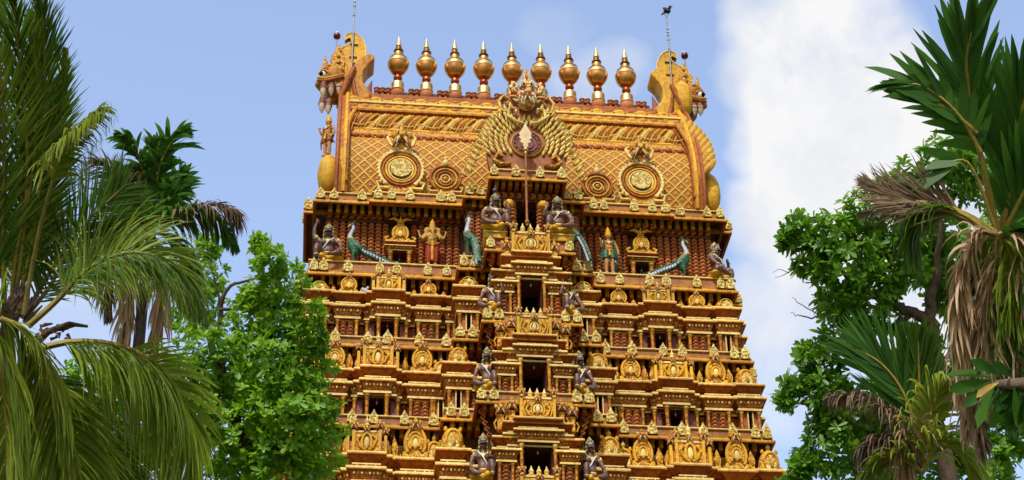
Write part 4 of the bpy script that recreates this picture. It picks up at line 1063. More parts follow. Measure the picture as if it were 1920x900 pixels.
def peacock(m=1, tail=1.0, up=False):
    t = thing('peacock_statue', '', 'statue')
    X = lambda p: (m*p[0], p[1], p[2])
    mb = MB(); R = Matrix.Rotation(m*.85, 3, 'Y')
    mb.ball(X((.05, 0, .72)), (.23, .19, .40), 0, 14, R=Matrix.Rotation(-m*.45, 3, 'Y')); mb.ball(X((-.06, 0, .9)), (.17, .15, .2), 0, 12)
    mb.tube([X((-.08, 0, .95)), X((-.10, 0, 1.1))], [.15, .10], 0, 10)
    mb.ball(X((-.02, 0, 1.66)), (.085, .075, .085), 0, 10)
    for q in (-1, 1): mb.tube([X((.06, q*.08, .48)), X((.04, q*.08, .25)), X((.08, q*.08, .02))], [.09, .05, .03], 0, 7); mb.tube([X((.1, q*.08, .02)), X((-.06, q*.1, .02))], [.03, .02], 0, 6)
    mb.tube([X((.15, 0, .72)), X((.32, 0, .55))], [.2, .14], 0, 10)
    b = sculpt('body', mb, GREEN, t, .026, 2)
    mb = MB(); mb.tube([X((-.10, 0, 1.05)), X((-.10, 0, 1.2)), X((-.04, 0, 1.36)), X((.02, 0, 1.5)), X((.0, 0, 1.62))], [.115, .09, .075, .065, .06], 0, 10); mb.obj('neck', [BLUEW], b, 60)
    mb = MB(); mb.tube([X((-.09, 0, 1.66)), X((-.17, 0, 1.61)), X((-.19, 0, 1.55))], [.035, .025, .006], 0, 6)
    for k in range(4): mb.tube([X((.0, 0, 1.72)), X((.0+.03*k, 0, 1.82))], [.01, .018], 1, 5)
    mb.obj('beak_and_crest', [PALE, GREEN], b, 60)
    mb = MB(); mb.lathe([(.13, 1.0, 0), (.15, 1.02, 0), (.145, 1.07, 0), (.11, 1.09, 0)], 12, M=Matrix.Translation(X((-.09, 0, 0)))); mb.obj('collar', [YEL], b, 60)
    mb = MB()
    for q in (-1, 1):
        mb.ball(X((.13, q*.17, .76)), (.12, .05, .33), 0, 10, R=Matrix.Rotation(-m*.75, 3, 'Y'))
        for k in range(3): mb.tube([X((.02+.04*k, q*.2, .95-.05*k)), X((.22+.05*k, q*.21, .62-.05*k))], .018, 0, 5)
    mb.obj('wing', [TAILM], b, 60)
    mb = MB(); L = 1.55*tail
    if up: pts = [(.2, 0, .75), (.35, 0, .45), (.5, .05, .12), (.62, .1, -.3), (.7, .1, -.6)]
    else: pts = [(.22, 0, .70), (.5, 0, .52), (.85, 0, .38), (1.2, 0, .22), (1.5, 0, .10), (L+.2, 0, .05)]
    mb.tube([X(p) for p in pts], [.13, .15, .15, .15, .12, .05][:len(pts)], 0, 8)
    for k in range(16):
        f = k/15; i = min(len(pts)-2, int(f*(len(pts)-1))); g = f*(len(pts)-1)-i
        c = Vector(pts[i]).lerp(Vector(pts[i+1]), g)
        for q in (-1, 1): mb.ball(X((c.x, c.y+q*.13-.02, c.z-.07)), (.055, .03, .075), 1, 6); mb.ball(X((c.x+.03, c.y-.15, c.z+.05)), (.05, .03, .03), 0, 5)
    mb.obj('tail', [TAILM, BLUEW], b, 60)
    return t
PG = 'green peacock statues on the top ledge'
p1 = peacock(1); p2 = peacock(-1); p3 = peacock(-1, .6, True)
put(p1, 0, (-6.33, -2.5, 39.68), 'green peacock statue with long tail beside the left corner guardian', 1.08, .05, PG)
put(p2, 0, (6.12, -2.5, 39.68), 'green peacock statue with long tail beside the corner guardian on the right', 1.08, -.05, PG)
put(p3, 0, (-2.08, -3.35, 39.66), 'green peacock statue seen upright beside the left guardian of the upper doorway', 1.10, 2.2, PG)
p4 = peacock(1, .6, True)
put(p4, 0, (1.72, -3.75, 39.9), 'green peacock statue half hidden behind the right guardian of the upper doorway', .95, -.5, PG)

def deity(kind):
    t = thing('deity_statue', '', 'statue')
    mb = MB(); el = kind == 'elephant'; fat = 1.25 if el else 1
    mb.ball((0, 0, .95), (.17*fat, .13*fat, .13), 0, 10); mb.ball((0, -.03, 1.10), (.15*fat, .13*fat*1.2, .14), 0, 10); mb.ball((0, 0, 1.30), (.185*fat, .12*fat, .15), 0, 10)
    mb.tube([(0, 0, 1.38), (0, 0, 1.52)], [.08, .06], 0, 8)
    if el:
        mb.ball((0, -.04, 1.56), (.15, .14, .16), 0, 12)
        for q in (-1, 1): mb.ball((q*.19, .0, 1.56), (.11, .035, .14), 0, 10)
        mb.tube([(0, -.16, 1.50), (0, -.22, 1.36), (.02, -.22, 1.2), (.08, -.22, 1.1), (.12, -.24, 1.14)], [.07, .055, .045, .035, .03], 0, 8)
    else:
        mb.ball((0, -.01, 1.58), (.085, .1, .115), 0, 12); mb.ball((0, -.11, 1.57), (.017, .02, .028), 0, 6)
        for q in (-1, 1): mb.ball((q*.085, 0, 1.57), (.018, .02, .035), 0, 6)
    for q in (-1, 1):
        mb.tube([(q*.085, 0, .92), (q*.10, -.02, .5)], [.115*fat, .08*fat], 0, 9); mb.tube([(q*.10, -.02, .5), (q*.11, 0, .3), (q*.11, 0, .06)], [.078*fat, .075, .045], 0, 9); mb.tube([(q*.11, .0, .04), (q*.13, -.17, .03)], [.05, .035], 0, 6)
        mb.ball((q*.19*fat, 0, 1.38), .08, 0, 8)
    if el:
        for q in (-1, 1):
            mb.tube([(q*.24, 0, 1.38), (q*.38, .0, 1.22), (q*.40, -.05, 1.18)], [.07, .055, .05], 0, 7); mb.tube([(q*.40, -.05, 1.18), (q*.47, -.06, 1.38)], [.05, .035], 0, 7); hand(mb, (q*.47, -.06, 1.38), (q*.1, 0, 1))
            mb.tube([(q*.24, -.02, 1.34), (q*.30, -.1, 1.12), (q*.28, -.2, 1.0)], [.065, .05, .04], 0, 7); hand(mb, (q*.28, -.2, 1.0), (0, -.6, .5))
    else:
        mb.tube([(-.2, 0, 1.38), (-.27, -.03, 1.15), (-.27, -.06, 1.12)], [.065, .055, .05], 0, 7); mb.tube([(-.27, -.06, 1.12), (-.30, -.18, 1.30)], [.05, .033], 0, 7); hand(mb, (-.30, -.18, 1.30), (0, -.1, 1))
        mb.tube([(.2, 0, 1.38), (.29, 0, 1.16), (.33, -.02, 1.0), (.32, -.12, .86)], [.065, .055, .045, .033], 0, 7); hand(mb, (.32, -.12, .86), (0, -.5, -.6))
    b = sculpt('body', mb, {'elephant': paint('pale_orange_skin', (.66, .38, .07), scale=3, dirt=.2), 'spear': TAN, 'red': paint('orange_skin', (.62, .27, .07), scale=3, dirt=.2)}[kind], t, .022, 2)
    mb = MB(); z = 1.68 if el else 1.66
    mb.lathe([(.11, z-.05, 0), (.13, z, 0), (.10, z+.06, 0), (.12, z+.10, 0), (.08, z+.17, 0), (.09, z+.21, 0), (.04, z+.30, 0), (.005, z+.40, 0)], 12); mb.obj('crown', [YEL], b, 60)
    mb = MB()
    if el:
        for q in (-1, 1): mb.tube([(q*.10, 0, .95), (q*.115, -.02, .5), (q*.12, 0, .22)], [.165, .125, .09], 0, 10)
        mb.tube([(0, -.16, 1.0), (0, -.2, .6), (0, -.18, .2)], [.05, .06, .05], 1, 7); mb.ball((0, -.02, .98), (.23, .18, .07), 1, 12)
        mb.tube([(-.25, -.12, .96), (0, -.22, .80), (.25, -.12, .96)], .03, 1, 6)
    else:
        for q in (-1, 1): mb.tube([(q*.09, 0, .96), (q*.12, -.01, .68)], [.14, .13], 0, 10)
        mb.tube([(-.2, -.1, .9), (-.26, -.08, .7), (-.30, 0, .45)], [.03, .04, .02], 0, 6); mb.tube([(.22, -.1, .9), (.28, -.08, .72), (.36, 0, .5)], [.03, .04, .02], 0, 6); mb.ball((0, -.02, .99), (.2, .16, .05), 1, 12); mb.tube([(0, -.15, .98), (0, -.19, .72)], [.03, .05], 1, 6)
        mb.tube([(-.16, -.1, 1.40), (-.2, -.06, 1.1), (-.3, 0, .8)], [.03, .035, .03], 0, 6); mb.tube([(.16, -.1, 1.42), (.2, -.06, 1.1), (.3, 0, .85)], [.03, .035, .03], 0, 6)
    mb.obj('clothing', [{'elephant': RED, 'spear': GREEN, 'red': PINK}[kind], YEL], b, 60)
    mb = MB(); mb.tube([(.12*math.cos(a), -.12*math.sin(a)-.03, 1.42-.14*math.sin(a)) for a in [PI*i/10 for i in range(11)]], .022, 0, 6)
    mb.ball((0, -.16, 1.26), (.06, .03, .08), 0, 7); mb.obj('necklace', [PALE], b, 60)
    for q in (-1, 1):
        MB().ball((q*.23, 0, 1.27), (.07, .07, .03), 0, 8).obj('armband', [PALE], b, 60); MB().ball((q*.11, -.01, .12), (.07, .07, .025), 0, 8).obj('anklet', [PALE], b, 60)
    mb = MB()
    zz = 1.60; yy = -.16 if el else -.105
    for q in (-1, 1): mb.ball((q*.035*(1.6 if el else 1), yy, zz), (.016, .01, .01), 0, 6); mb.tube([(q*.015, yy, zz+.03), (q*.06, yy+.015, zz+.03)], .007, 0, 4)
    if el:
        for q in (-1, 1): mb.tube([(q*.07, -.17, 1.47), (q*.09, -.26, 1.42)], [.02, .006], 1, 6)
    else: mb.tube([(-.03, -.108, 1.525), (.03, -.108, 1.525)], .008, 0, 4)
    mb.obj('face_paint', [BLACK, IVORY], b, 60)
    return t
d = deity('elephant'); d.location = (-3.38, -2.5, 39.68); d['label'] = 'elephant-headed four-armed deity statue in red trousers on the top ledge'; d.scale = (1.06,)*3
d = deity('spear'); d.location = (3.26, -2.5, 39.68); d['label'] = 'slender gold-crowned deity statue in green cloth on the top ledge'; d.scale = (1.08,)*3
d = deity('red'); d.location = (-7.45, -2.02, 44.86); d['label'] = 'small red and gold deity statue at the left end of the barrel roof'; d.scale = (1.02,)*3; d.rotation_euler = (0, 0, -.7)
pk = peacock(-1, .8); put(pk, 0, (3.50, -2.15, 39.68), 'green peacock statue crouching behind the slender green-clothed deity', .72, -.1, PG)

# great spear before the upper doorway
sp = thing('spear', 'tall pale-bladed spear standing before the plum disc and upper doorway', 'spear', (-.13, -5.2, 39.9))
mb = MB(); mb.tube([(0, 0, 0), (0, 0, 3.5)], [.045, .04], 0, 8); mb.ball((0, 0, .15), (.09, .09, .1), 0, 8); mb.ball((0, 0, 1.75), (.11, .06, .035), 0, 8); mb.ball((0, 0, 3.42), (.09, .09, .09), 1, 8); mb.ball((0, 0, 3.25), (.065, .065, .05), 1, 8)
mb.tube([(0, .05, 1.75), (0, 1.3, 1.75)], .02, 0, 5)
mb.obj('shaft', [PINK, BRASS], sp, 60)
half = [(.03, 3.48), (.10, 3.58), (.06, 3.66), (.20, 3.74), (.15, 3.86), (.24, 3.95), (.19, 4.05), (.24, 4.15), (.18, 4.22), (.13, 4.33), (.05, 4.5), (0, 4.68)]
mb = MB(); mb.plate([(x, z) for x, z in half]+[(-x, z) for x, z in half[-2::-1]], -.03, .03, 0, mside=1); mb.tube([(0, -.035, 3.5), (0, -.04, 4.4)], [.03, .01], 1, 5); mb.obj('blade', [paint('pale_brass_paint', (.80, .62, .38), dirt=.2), PALE], sp, 60)

# lightning rods with stays, beacon lamps on poles, birds
for s, top, lab in ((-1, 55.6, 'tall thin lightning rod rising from the left plume'), (1, 54.75, 'tall thin lightning rod on the right plume with a crow on top')):
    r = thing('lightning_rod', lab, 'lightning rod', (s*6.66, -.22, 49.3)); h = top-49.3
    mb = MB(); mb.tube([(0, 0, 0), (0, 0, h-1.6), (s*-.02, 0, h)], [.035, .03, .018], 0, 7); mb.obj('pole', [METAL], r, 60)
    mb = MB()
    for z in (h-1.2, h-1.05, h-.85): mb.box(-.05, .05, -.04, .04, z-.03, z+.03, 0)
    for z in (h-1.5, h-2.0): mb.lathe([(.05, z, 0), (.055, z+.05, 0), (.03, z+.1, 0)], 8)
    mb.obj('clamp', [METAL], r, 60)
    if s == 1:
        mb = MB(); mb.tube([(0, 0, h-.25), (-.14, 0, h+.02)], .012, 0, 5); mb.tube([(0, 0, h-.25), (.10, 0, h+.0)], .012, 0, 5); mb.obj('prong', [METAL], r, 60)
for s, lab in ((-1, 'dark red beacon lamp on a thin pole over the left monster head'), (1, 'dark red beacon lamp on a thin pole over the right monster head')):
    r = thing('beacon_lamp', lab, 'lamp', (s*7.33, -.1, 50.9), group='beacon lamps on the roof ends')
    mb = MB(); mb.tube([(0, 0, 0), (0, 0, 1.55)], [.03, .025], 0, 7); mb.obj('pole', [METAL], r, 60)
    mb = MB(); mb.lathe([(.05, 1.52, 0), (.14, 1.56, 0), (.155, 1.66, 0), (.13, 1.76, 0)], 14); mb.lathe([(.13, 1.755, 1), (.10, 1.82, 1), (.03, 1.87, 1)], 14); mb.obj('lamp_head', [paint('dark_red_glass', (.16, .015, .02), rough=.25, dirt=0), WHITE], r, 60)
def bird(name, mat, loc, rz, s, lab, cat):
    t = thing(name, lab, cat, loc, rot=(0, 0, rz), scale=(s,)*3)
    mb = MB(); mb.ball((0, 0, .13), (.075, .14, .08), 0, 10, R=Matrix.Rotation(.7, 3, 'X')); mb.ball((0, -.10, .25), (.048, .055, .05), 0, 9); mb.tube([(0, -.07, .18), (0, -.09, .24)], [.06, .045], 0, 8)
    mb.tube([(0, .06, .08), (0, .20, -.02)], [.05, .02], 0, 7)
    b = sculpt('body', mb, mat, t, .014, 1)
    mb = MB(); mb.tube([(0, -.145, .25), (0, -.20, .235)], [.014, .003], 0, 5)
    for q in (-1, 1): mb.tube([(q*.03, 0, .08), (q*.03, -.01, 0)], .008, 0, 4)
    mb.obj('beak_and_legs', [DARK], b, 60)
    mb = MB()
    for q in (-1, 1): mb.ball((q*.065, .03, .13), (.018, .13, .06), 0, 8, R=Matrix.Rotation(.75, 3, 'X'))
    mb.obj('wing', [mat], b, 60)
    return t
bird('crow', CROW, (6.70, -.22, 54.76), 1.2, 1.35, 'black crow perched on the tip of the right lightning rod', 'bird')
bird('pigeon', PIG, (-4.56, -2.35, 42.26), .6, .9, 'grey pigeon on top of the small niche shrine left on the top ledge', 'bird')
bird('pigeon', PIG, (4.56, -2.35, 42.26), -.5, .9, 'grey pigeon on top of the small niche shrine right on the top ledge', 'bird')
bird('pigeon', BLUEW, (-5.80, -2.75, 38.26), 1.3, 1.0, 'pale pigeon between the crests under the left end of the second cornice', 'bird')
bird('pigeon', PIG, (-1.23, -4.68, 41.68), .3, .8, 'dark pigeon sitting on the head of the upper left guardian', 'bird')

# ================================================================== TREES
g = MB(); g.add([(-1500, -1500, 0), (1500, -1500, 0), (1500, 1500, 0), (-1500, 1500, 0)], [(0, 1, 2, 3)]); go = g.obj('ground', [SOIL], None, 0); go['kind'] = 'structure'
def npmesh(name, verts, faces, mat, sm=False):
    me = bpy.data.meshes.new(name); nv = len(verts); k = faces.shape[1]; nf = len(faces)
    me.vertices.add(nv); me.vertices.foreach_set('co', verts.astype(np.float32).ravel())
    me.loops.add(nf*k); me.loops.foreach_set('vertex_index', faces.astype(np.int32).ravel())
    me.polygons.add(nf); me.polygons.foreach_set('loop_start', np.arange(0, nf*k, k, dtype=np.int32)); me.polygons.foreach_set('loop_total', np.full(nf, k, dtype=np.int32))
    me.materials.append(mat); me.update(calc_edges=True); me.validate()
    if sm: me.polygons.foreach_set('use_smooth', [True]*nf)
    return me
def leaves(pos, dirs, nrm, L, W, droop=.15):
    """obovate folded leaves; pos,dirs,nrm (N,3), L,W (N)"""
    side = np.cross(dirs, nrm); side /= np.linalg.norm(side, axis=1, keepdims=True)+1e-9
    nr = np.cross(side, dirs)
    L = L[:, None]; W = W[:, None]
    P = lambda a, b, c: pos+dirs*L*a+side*W*b+nr*L*c
    V = np.stack([P(0, 0, 0), P(.45, .38, .02), P(.78, .5, -droop*.5), P(1, 0, -droop), P(.78, -.5, -droop*.5), P(.45, -.38, .02), P(.5, 0, -.06), P(.8, 0, -droop*.5-.05)], 1)
    n = len(pos); o = (np.arange(n)*8)[:, None]
    Fq = np.concatenate([o+np.array([[0, 1, 2, 6]]), o+np.array([[6, 2, 3, 7]]), o+np.array([[0, 6, 4, 5]]), o+np.array([[6, 7, 3, 4]])], 0)
    return V.reshape(-1, 3), Fq
def unit(a): return a/(np.linalg.norm(a, axis=1, keepdims=True)+1e-9)
def crown(blobs, dist, tree, mat, leaf=.17, dens=1.0, cam_bias=True, name='crown'):
    ppm = F/dist; toward = -np.array(ray(960, 450).normalized())
    VV = []; FF = []; off = 0
    for (u, v, r, dd) in blobs:
        c = np.array(spot(u, v, dist+dd)); R = r/F*(dist+dd)
        n = int(dens*230*(R/leaf*.17)**2)+14
        d = unit(rng.normal(size=(n, 3))); rad = R*(rng.random(n)**.5*.62+.42)
        d = unit(d+toward*.35*rng.random((n, 1)))
        lump = 1+.16*np.sin(d[:, 0]*5+u)*np.sin(d[:, 2]*6+v)+rng.normal(size=n)*.07
        p = c+d*(rad*lump)[:, None]*np.array([1, 1, .92])
        ax = unit(d*.8+np.array([0, 0, .5])+rng.normal(size=(n, 3))*.45)
        k = 9
        a = unit(np.cross(ax, np.array([.3, .2, .9]))); b = np.cross(ax, a)
        for j in range(k):
            th = 2*PI*j/k+rng.random(n)*.6; el = rng.uniform(.15, 1.0, n)
            rd = a*np.cos(th)[:, None]+b*np.sin(th)[:, None]
            dr = unit(rd*np.cos(el*.9)[:, None]+ax*np.sin(el*.9)[:, None]+np.array([0, 0, -.25])*rng.random((n, 1)))
            nr = unit(ax-rd*.2)
            L = leaf*rng.uniform(.45, 1.25, n); W = L*rng.uniform(.34, .46, n)
            v_, f_ = leaves(p+ax*rng.uniform(-.06, .05, (n, 1))*leaf*4, dr, nr, L, W)
            VV.append(v_); FF.append(f_+off); off += len(v_)
    me = npmesh(name, np.concatenate(VV), np.concatenate(FF), mat)
    return link(name, me, tree)
def limbs(tree, base, paths, mat=BARK, name='trunk'):
    mb = MB()
    for pts, r0, r1 in paths:
        n = len(pts); mb.tube(pts, [r0+(r1-r0)*i/(n-1) for i in range(n)], 0, 8)
    return mb.obj(name, [mat], tree, 60)
def curve(pts, n):
    """Catmull-Rom through pts"""
    P = [Vector(p) for p in pts]; P = [P[0]*2-P[1]]+P+[P[-1]*2-P[-2]]; out = []
    segs = len(P)-3
    for i in range(n+1):
        x = i/n*segs; k = min(int(x), segs-1); t = x-k
        a, b, c, d = P[k:k+4]
        out.append(.5*((2*b)+(c-a)*t+(2*a-5*b+4*c-d)*t*t+(3*b-a-3*c+d)*t**3))
    return out

# ---- broadleaf trees
def jag(pts, a, n=None):
    c = curve(pts, n or len(pts)*4); return [p+Vector((random.uniform(-a, a), random.uniform(-a, a), random.uniform(-a, a))) for p in c]
t1 = thing('broadleaf_tree', 'bushy bright green broadleaf tree overlapping the left edge of the temple tower', 'tree', spot(470, 900, 36)*1.0)
tb = Vector(t1.location); base = Vector((tb.x-.5, tb.y+1, 0)); t1.location = base
bl = [(508, 492, 34, 0), (530, 540, 50, .3), (565, 600, 42, 0), (500, 612, 66, .6), (380, 520, 40, 1.5), (372, 585, 55, 1.2), (405, 680, 78, .2), (505, 700, 92, 0), (572, 690, 52, .2),
      (540, 790, 92, -.4), (585, 860, 56, 0), (440, 810, 108, 0), (330, 770, 108, .8), (250, 820, 100, 1.4), (185, 730, 70, 1.8), (592, 775, 40, .1), (520, 900, 90, -.3), (470, 560, 22, .5), (596, 640, 20, 0), (490, 462, 18, .2), (120, 830, 90, 2), (392, 465, 22, 1.5)]
def local(o, root):   # keep world coordinates of a generated child under a moved root
    o.location = tuple(-c for c in root.location); return o
o = crown(bl, 36, t1, L_TREE, leaf=.185, dens=1.05); local(o, t1)
sp_ = lambda u, v, d=36.4: spot(u, v, d)
L1 = [(jag([base, base+Vector((.2, 0, 7)), sp_(470, 960), sp_(455, 860)], .05), .28, .16), (jag([sp_(455, 860), sp_(430, 740), sp_(395, 640), sp_(375, 560)], .04), .15, .03),
      (jag([sp_(455, 860), sp_(500, 760), sp_(505, 660), sp_(515, 560), sp_(508, 480)], .04), .13, .02), (jag([sp_(390, 640), sp_(412, 600), sp_(416, 560), sp_(430, 538), sp_(455, 528), sp_(490, 520)], .02, 16), .06, .02),
      (jag([sp_(410, 580), sp_(435, 580), sp_(470, 576)], .02, 10), .04, .012), (jag([sp_(500, 700), sp_(550, 650), sp_(575, 600)], .03), .06, .02), (jag([sp_(470, 840), sp_(540, 790), sp_(590, 780)], .03), .07, .02), (jag([sp_(450, 850), sp_(350, 780), sp_(270, 770)], .03), .08, .02), (jag([sp_(412, 590), sp_(408, 545), sp_(395, 500)], .015), .025, .01)]
local(limbs(t1, base, L1), t1)
# right: big broadleaf
t2 = thing('broadleaf_tree', 'spreading dark green broadleaf tree on the right behind the drooping palms', 'tree', (0, 0, 0))
q = spot(1790, 900, 30); base2 = Vector((q.x+1.5, q.y+1, 0)); t2.location = base2
br = [(1775, 312, 52, .6), (1700, 345, 40, .8), (1820, 330, 50, 1), (1650, 400, 62, .3), (1562, 440, 50, 0), (1502, 428, 27, 0), (1478, 452, 13, 0), (1530, 490, 42, 0), (1600, 500, 72, 0), (1680, 480, 62, .4), (1575, 572, 46, 0), (1640, 548, 48, .2), (1612, 622, 26, .1), (1740, 430, 60, 1),
      (1560, 650, 34, 0), (1522, 668, 26, 0), (1500, 712, 30, 0), (1470, 752, 17, 0), (1545, 732, 44, 0), (1600, 770, 60, .4), (1560, 842, 52, 0), (1510, 872, 30, 0), (1495, 905, 30, 0), (1640, 900, 70, .6), (1700, 820, 60, .8), (1712, 636, 28, .6), (1740, 660, 26, .8), (1850, 860, 62, 1), (1900, 800, 50, 1.2), (1780, 560, 40, 1.5), (1870, 600, 90, 2), (1850, 700, 80, 2.2), (1900, 420, 70, 2), (1665, 600, 26, 1), (1700, 740, 60, 1.2), (1655, 690, 30, .8), (1640, 810, 56, .8), (1745, 500, 56, 1.4), (1830, 480, 60, 2), (1560, 790, 40, 0), (1780, 900, 70, 1.5)]
o = crown(br, 29, t2, L_TREE2, leaf=.165, dens=1.25); local(o, t2)
s2 = lambda u, v, d=29.3: spot(u, v, d)
L2 = [(jag([base2, base2+Vector((0, 0, 6)), s2(1780, 900), s2(1770, 760), s2(1750, 640)], .06), .2, .09), (jag([s2(1755, 640), s2(1735, 600), s2(1700, 580), s2(1650, 560), s2(1590, 520), s2(1520, 470)], .03), .12, .015),
      (jag([s2(1750, 620), s2(1745, 560), s2(1760, 470), s2(1765, 360)], .04), .11, .02), (jag([s2(1705, 590), s2(1675, 610), s2(1640, 618)], .02), .05, .015), (jag([s2(1770, 780), s2(1660, 760), s2(1580, 720), s2(1510, 700)], .03), .08, .012),
      (jag([s2(1768, 800), s2(1650, 850), s2(1540, 860)], .03), .07, .015), (jag([s2(1590, 545), s2(1530, 592), s2(1500, 592), s2(1482, 588)], .02, 12), .018, .004), (jag([s2(1535, 590), s2(1500, 570), s2(1485, 555)], .012, 10), .01, .003), (jag([s2(1530, 470), s2(1480, 510), s2(1455, 520)], .015, 12), .012, .003), (jag([s2(1480, 512), s2(1462, 505), s2(1448, 512)], .008, 8), .007, .002)]
local(limbs(t2, base2, L2), t2)

# ---- palm fronds
def frond(tree, pts, mat, L, W, n=80, fine=1, a0=1.25, a1=.45, droop=.6, sidev=None, stiff=0, rmat=RACH, r0=.05, bare=.12, fold=.35, jit=.12, segs=5, both=(1, -1), prof=None, tw=0, skip=0.0, lv=0):
    if mat in (L_COCO, L_COCOD, L_COCOY) and n > 60: n = int(n*1.35); W *= .74
    if mat in (L_DEAD, L_DEADG): n = int(n*1.6); W *= .66
    C = curve(pts, 60); C = np.array([tuple(c) for c in C]); T = np.gradient(C, axis=0); T = unit(T)
    ts = np.linspace(bare, .995, n)
    VV = []; FF = []; off = 0
    for s in both:
        t = ts+rng.normal(size=n)*.004; t = np.clip(t, 0, 1)
        keep = rng.random(n) > skip; t = t[keep]; m = len(t)
        idx = t*60; i0 = np.clip(idx.astype(int), 0, 59); fr = (idx-i0)[:, None]
        p = C[i0]*(1-fr)+C[i0+1]*fr; tg = unit(T[i0]*(1-fr)+T[i0+1]*fr)
        if sidev is None: sv = unit(np.cross(tg, np.array([0, 0, 1.0])))
        else: sv = unit(np.array(sidev)[None, :]-tg*(tg@np.array(sidev))[:, None])
        upv = np.cross(sv, tg); upv *= np.sign(upv[:, 2:3]+1e-6)
        ang = a0+(a1-a0)*t+rng.normal(size=m)*jit*.6
        f = fold+rng.normal(size=m)*jit
        d = tg*np.cos(ang)[:, None]+(s*sv*np.cos(f)[:, None]+upv*np.sin(f)[:, None])*np.sin(ang)[:, None]
        d = unit(d)
        ln = L*(np.sin(PI*np.clip(t*.86+.14, 0, 1))**.6 if prof is None else prof(t))*rng.uniform(.86-lv, 1.08, m)
        wd = W*rng.uniform(.75, 1.1, m)
        pts_ = [p]; dd = d.copy(); cur = p
        g = np.array([0, 0, -1.0])
        dr = droop*rng.uniform(.6, 1.4, (m, 1))
        for k in range(segs):
            dd = unit(dd+g*dr*(.35+.3*k)*(1-stiff)/segs*2+rng.normal(size=(m, 3))*jit*.12)
            cur = cur+dd*(ln/segs)[:, None]; pts_.append(cur)
        pts_ = np.stack(pts_, 1)       # m, segs+1, 3
        wn = unit(np.cross(d, sv+upv*.6+rng.normal(size=(m, 3))*.25)); 
        wn = unit(np.cross(d, upv*1.0+rng.normal(size=(m, 3))*(.3+tw)))
        prof_w = np.array([.5, 1, 1, .85, .6, .06])[:segs+1] if segs == 5 else np.interp(np.linspace(0, 1, segs+1), [0, .2, .6, 1], [.5, 1, .8, .06])
        a = pts_+wn[:, None, :]*(wd[:, None]*prof_w[None, :])[:, :, None]*.5
        b = pts_-wn[:, None, :]*(wd[:, None]*prof_w[None, :])[:, :, None]*.5
        V = np.stack([a, b], 2).reshape(m, -1, 3); nv = V.shape[1]
        q = np.array([[2*k, 2*k+1, 2*k+3, 2*k+2] for k in range(segs)])
        Fq = (np.arange(m)*nv)[:, None, None]+q[None]
        VV.append(V.reshape(-1, 3)); FF.append(Fq.reshape(-1, 4)+off); off += m*nv
    o = local(link('frond', npmesh('frond', np.concatenate(VV), np.concatenate(FF), mat), tree), tree)
    mb = MB(); cc = [tuple(c) for c in C[::4]]; mb.tube(cc, [r0*(1-i/len(cc)*.85) for i in range(len(cc))], 0, 6)
    mb.obj('stalk', [rmat], o, 60)
    return o
def S(dist, *uv):
    return [spot(p[0], p[1], dist+(p[2] if len(p) > 2 else 0)) for p in uv]
# camera-facing direction used only to spread real fronds in different world directions
VX = tuple(ray(1960, 450)-ray(-40, 450)); VX = tuple(Vector(VX).normalized())

D = 28
cp = thing('coconut_palm', 'large coconut palm with arching green and yellowing fronds at the left edge', 'palm tree'); q = spot(-10, 600, D); cp.location = (q.x-.3, q.y+.3, 0)
local(limbs(cp, None, [([Vector((q.x-.3, q.y+.3, 0)), Vector((q.x-.35, q.y+.2, 7)), spot(0, 700, D+.3), spot(4, 660, D+.2), spot(20, 600, D+.1), spot(36, 560, D)], .20, .09)], PALMB), cp)
# upright dark fronds
for pts, mat, L, dr in (
    (((22, 600), (46, 430), (50, 260), (36, 110), (22, -30, -1)), L_COCOD, 1.2, .18),
    (((10, 600), (4, 420), (8, 240), (-6, 60), (-20, -60)), L_COCO, 1.15, .2),
    (((30, 590), (66, 420), (82, 260), (84, 110), (76, -20)), L_COCOD, .95, .2),
    (((34, 590), (72, 470), (96, 340), (116, 210), (122, 90)), L_COCO, .6, .3),
    (((20, 590), (30, 480), (60, 330), (70, 180), (58, 20)), L_COCO, .85, .2),
    (((0, 590), (-30, 450), (-50, 250), (-60, 60)), L_COCOD, 1.2, .25)):
    frond(cp, S(D, *pts), mat, L, .042, 90, a0=.75, a1=.22, droop=dr, stiff=.3, sidev=VX, fold=.25, r0=.04, jit=.16)
frond(cp, S(D-.5, (44, 590), (70, 450), (92, 360), (120, 280), (152, 236), (186, 202)), L_COCOY, .95, .045, 66, a0=.9, a1=.35, droop=2.6, fold=-.2, r0=.035, bare=.45, prof=lambda t: 1.25-.75*t)
frond(cp, S(D, (44, 595), (100, 500), (150, 430), (200, 380), (238, 345)), L_COCOD, 1.0, .034, 70, a0=.9, a1=.5, droop=.1, stiff=.5, sidev=VX, fold=.1, r0=.04)
frond(cp, S(D, (44, 600), (95, 535), (130, 470), (190, 440), (235, 430)), L_COCOD, .95, .034, 60, a0=1.1, a1=.6, droop=.2, stiff=.5, fold=.3, r0=.04)
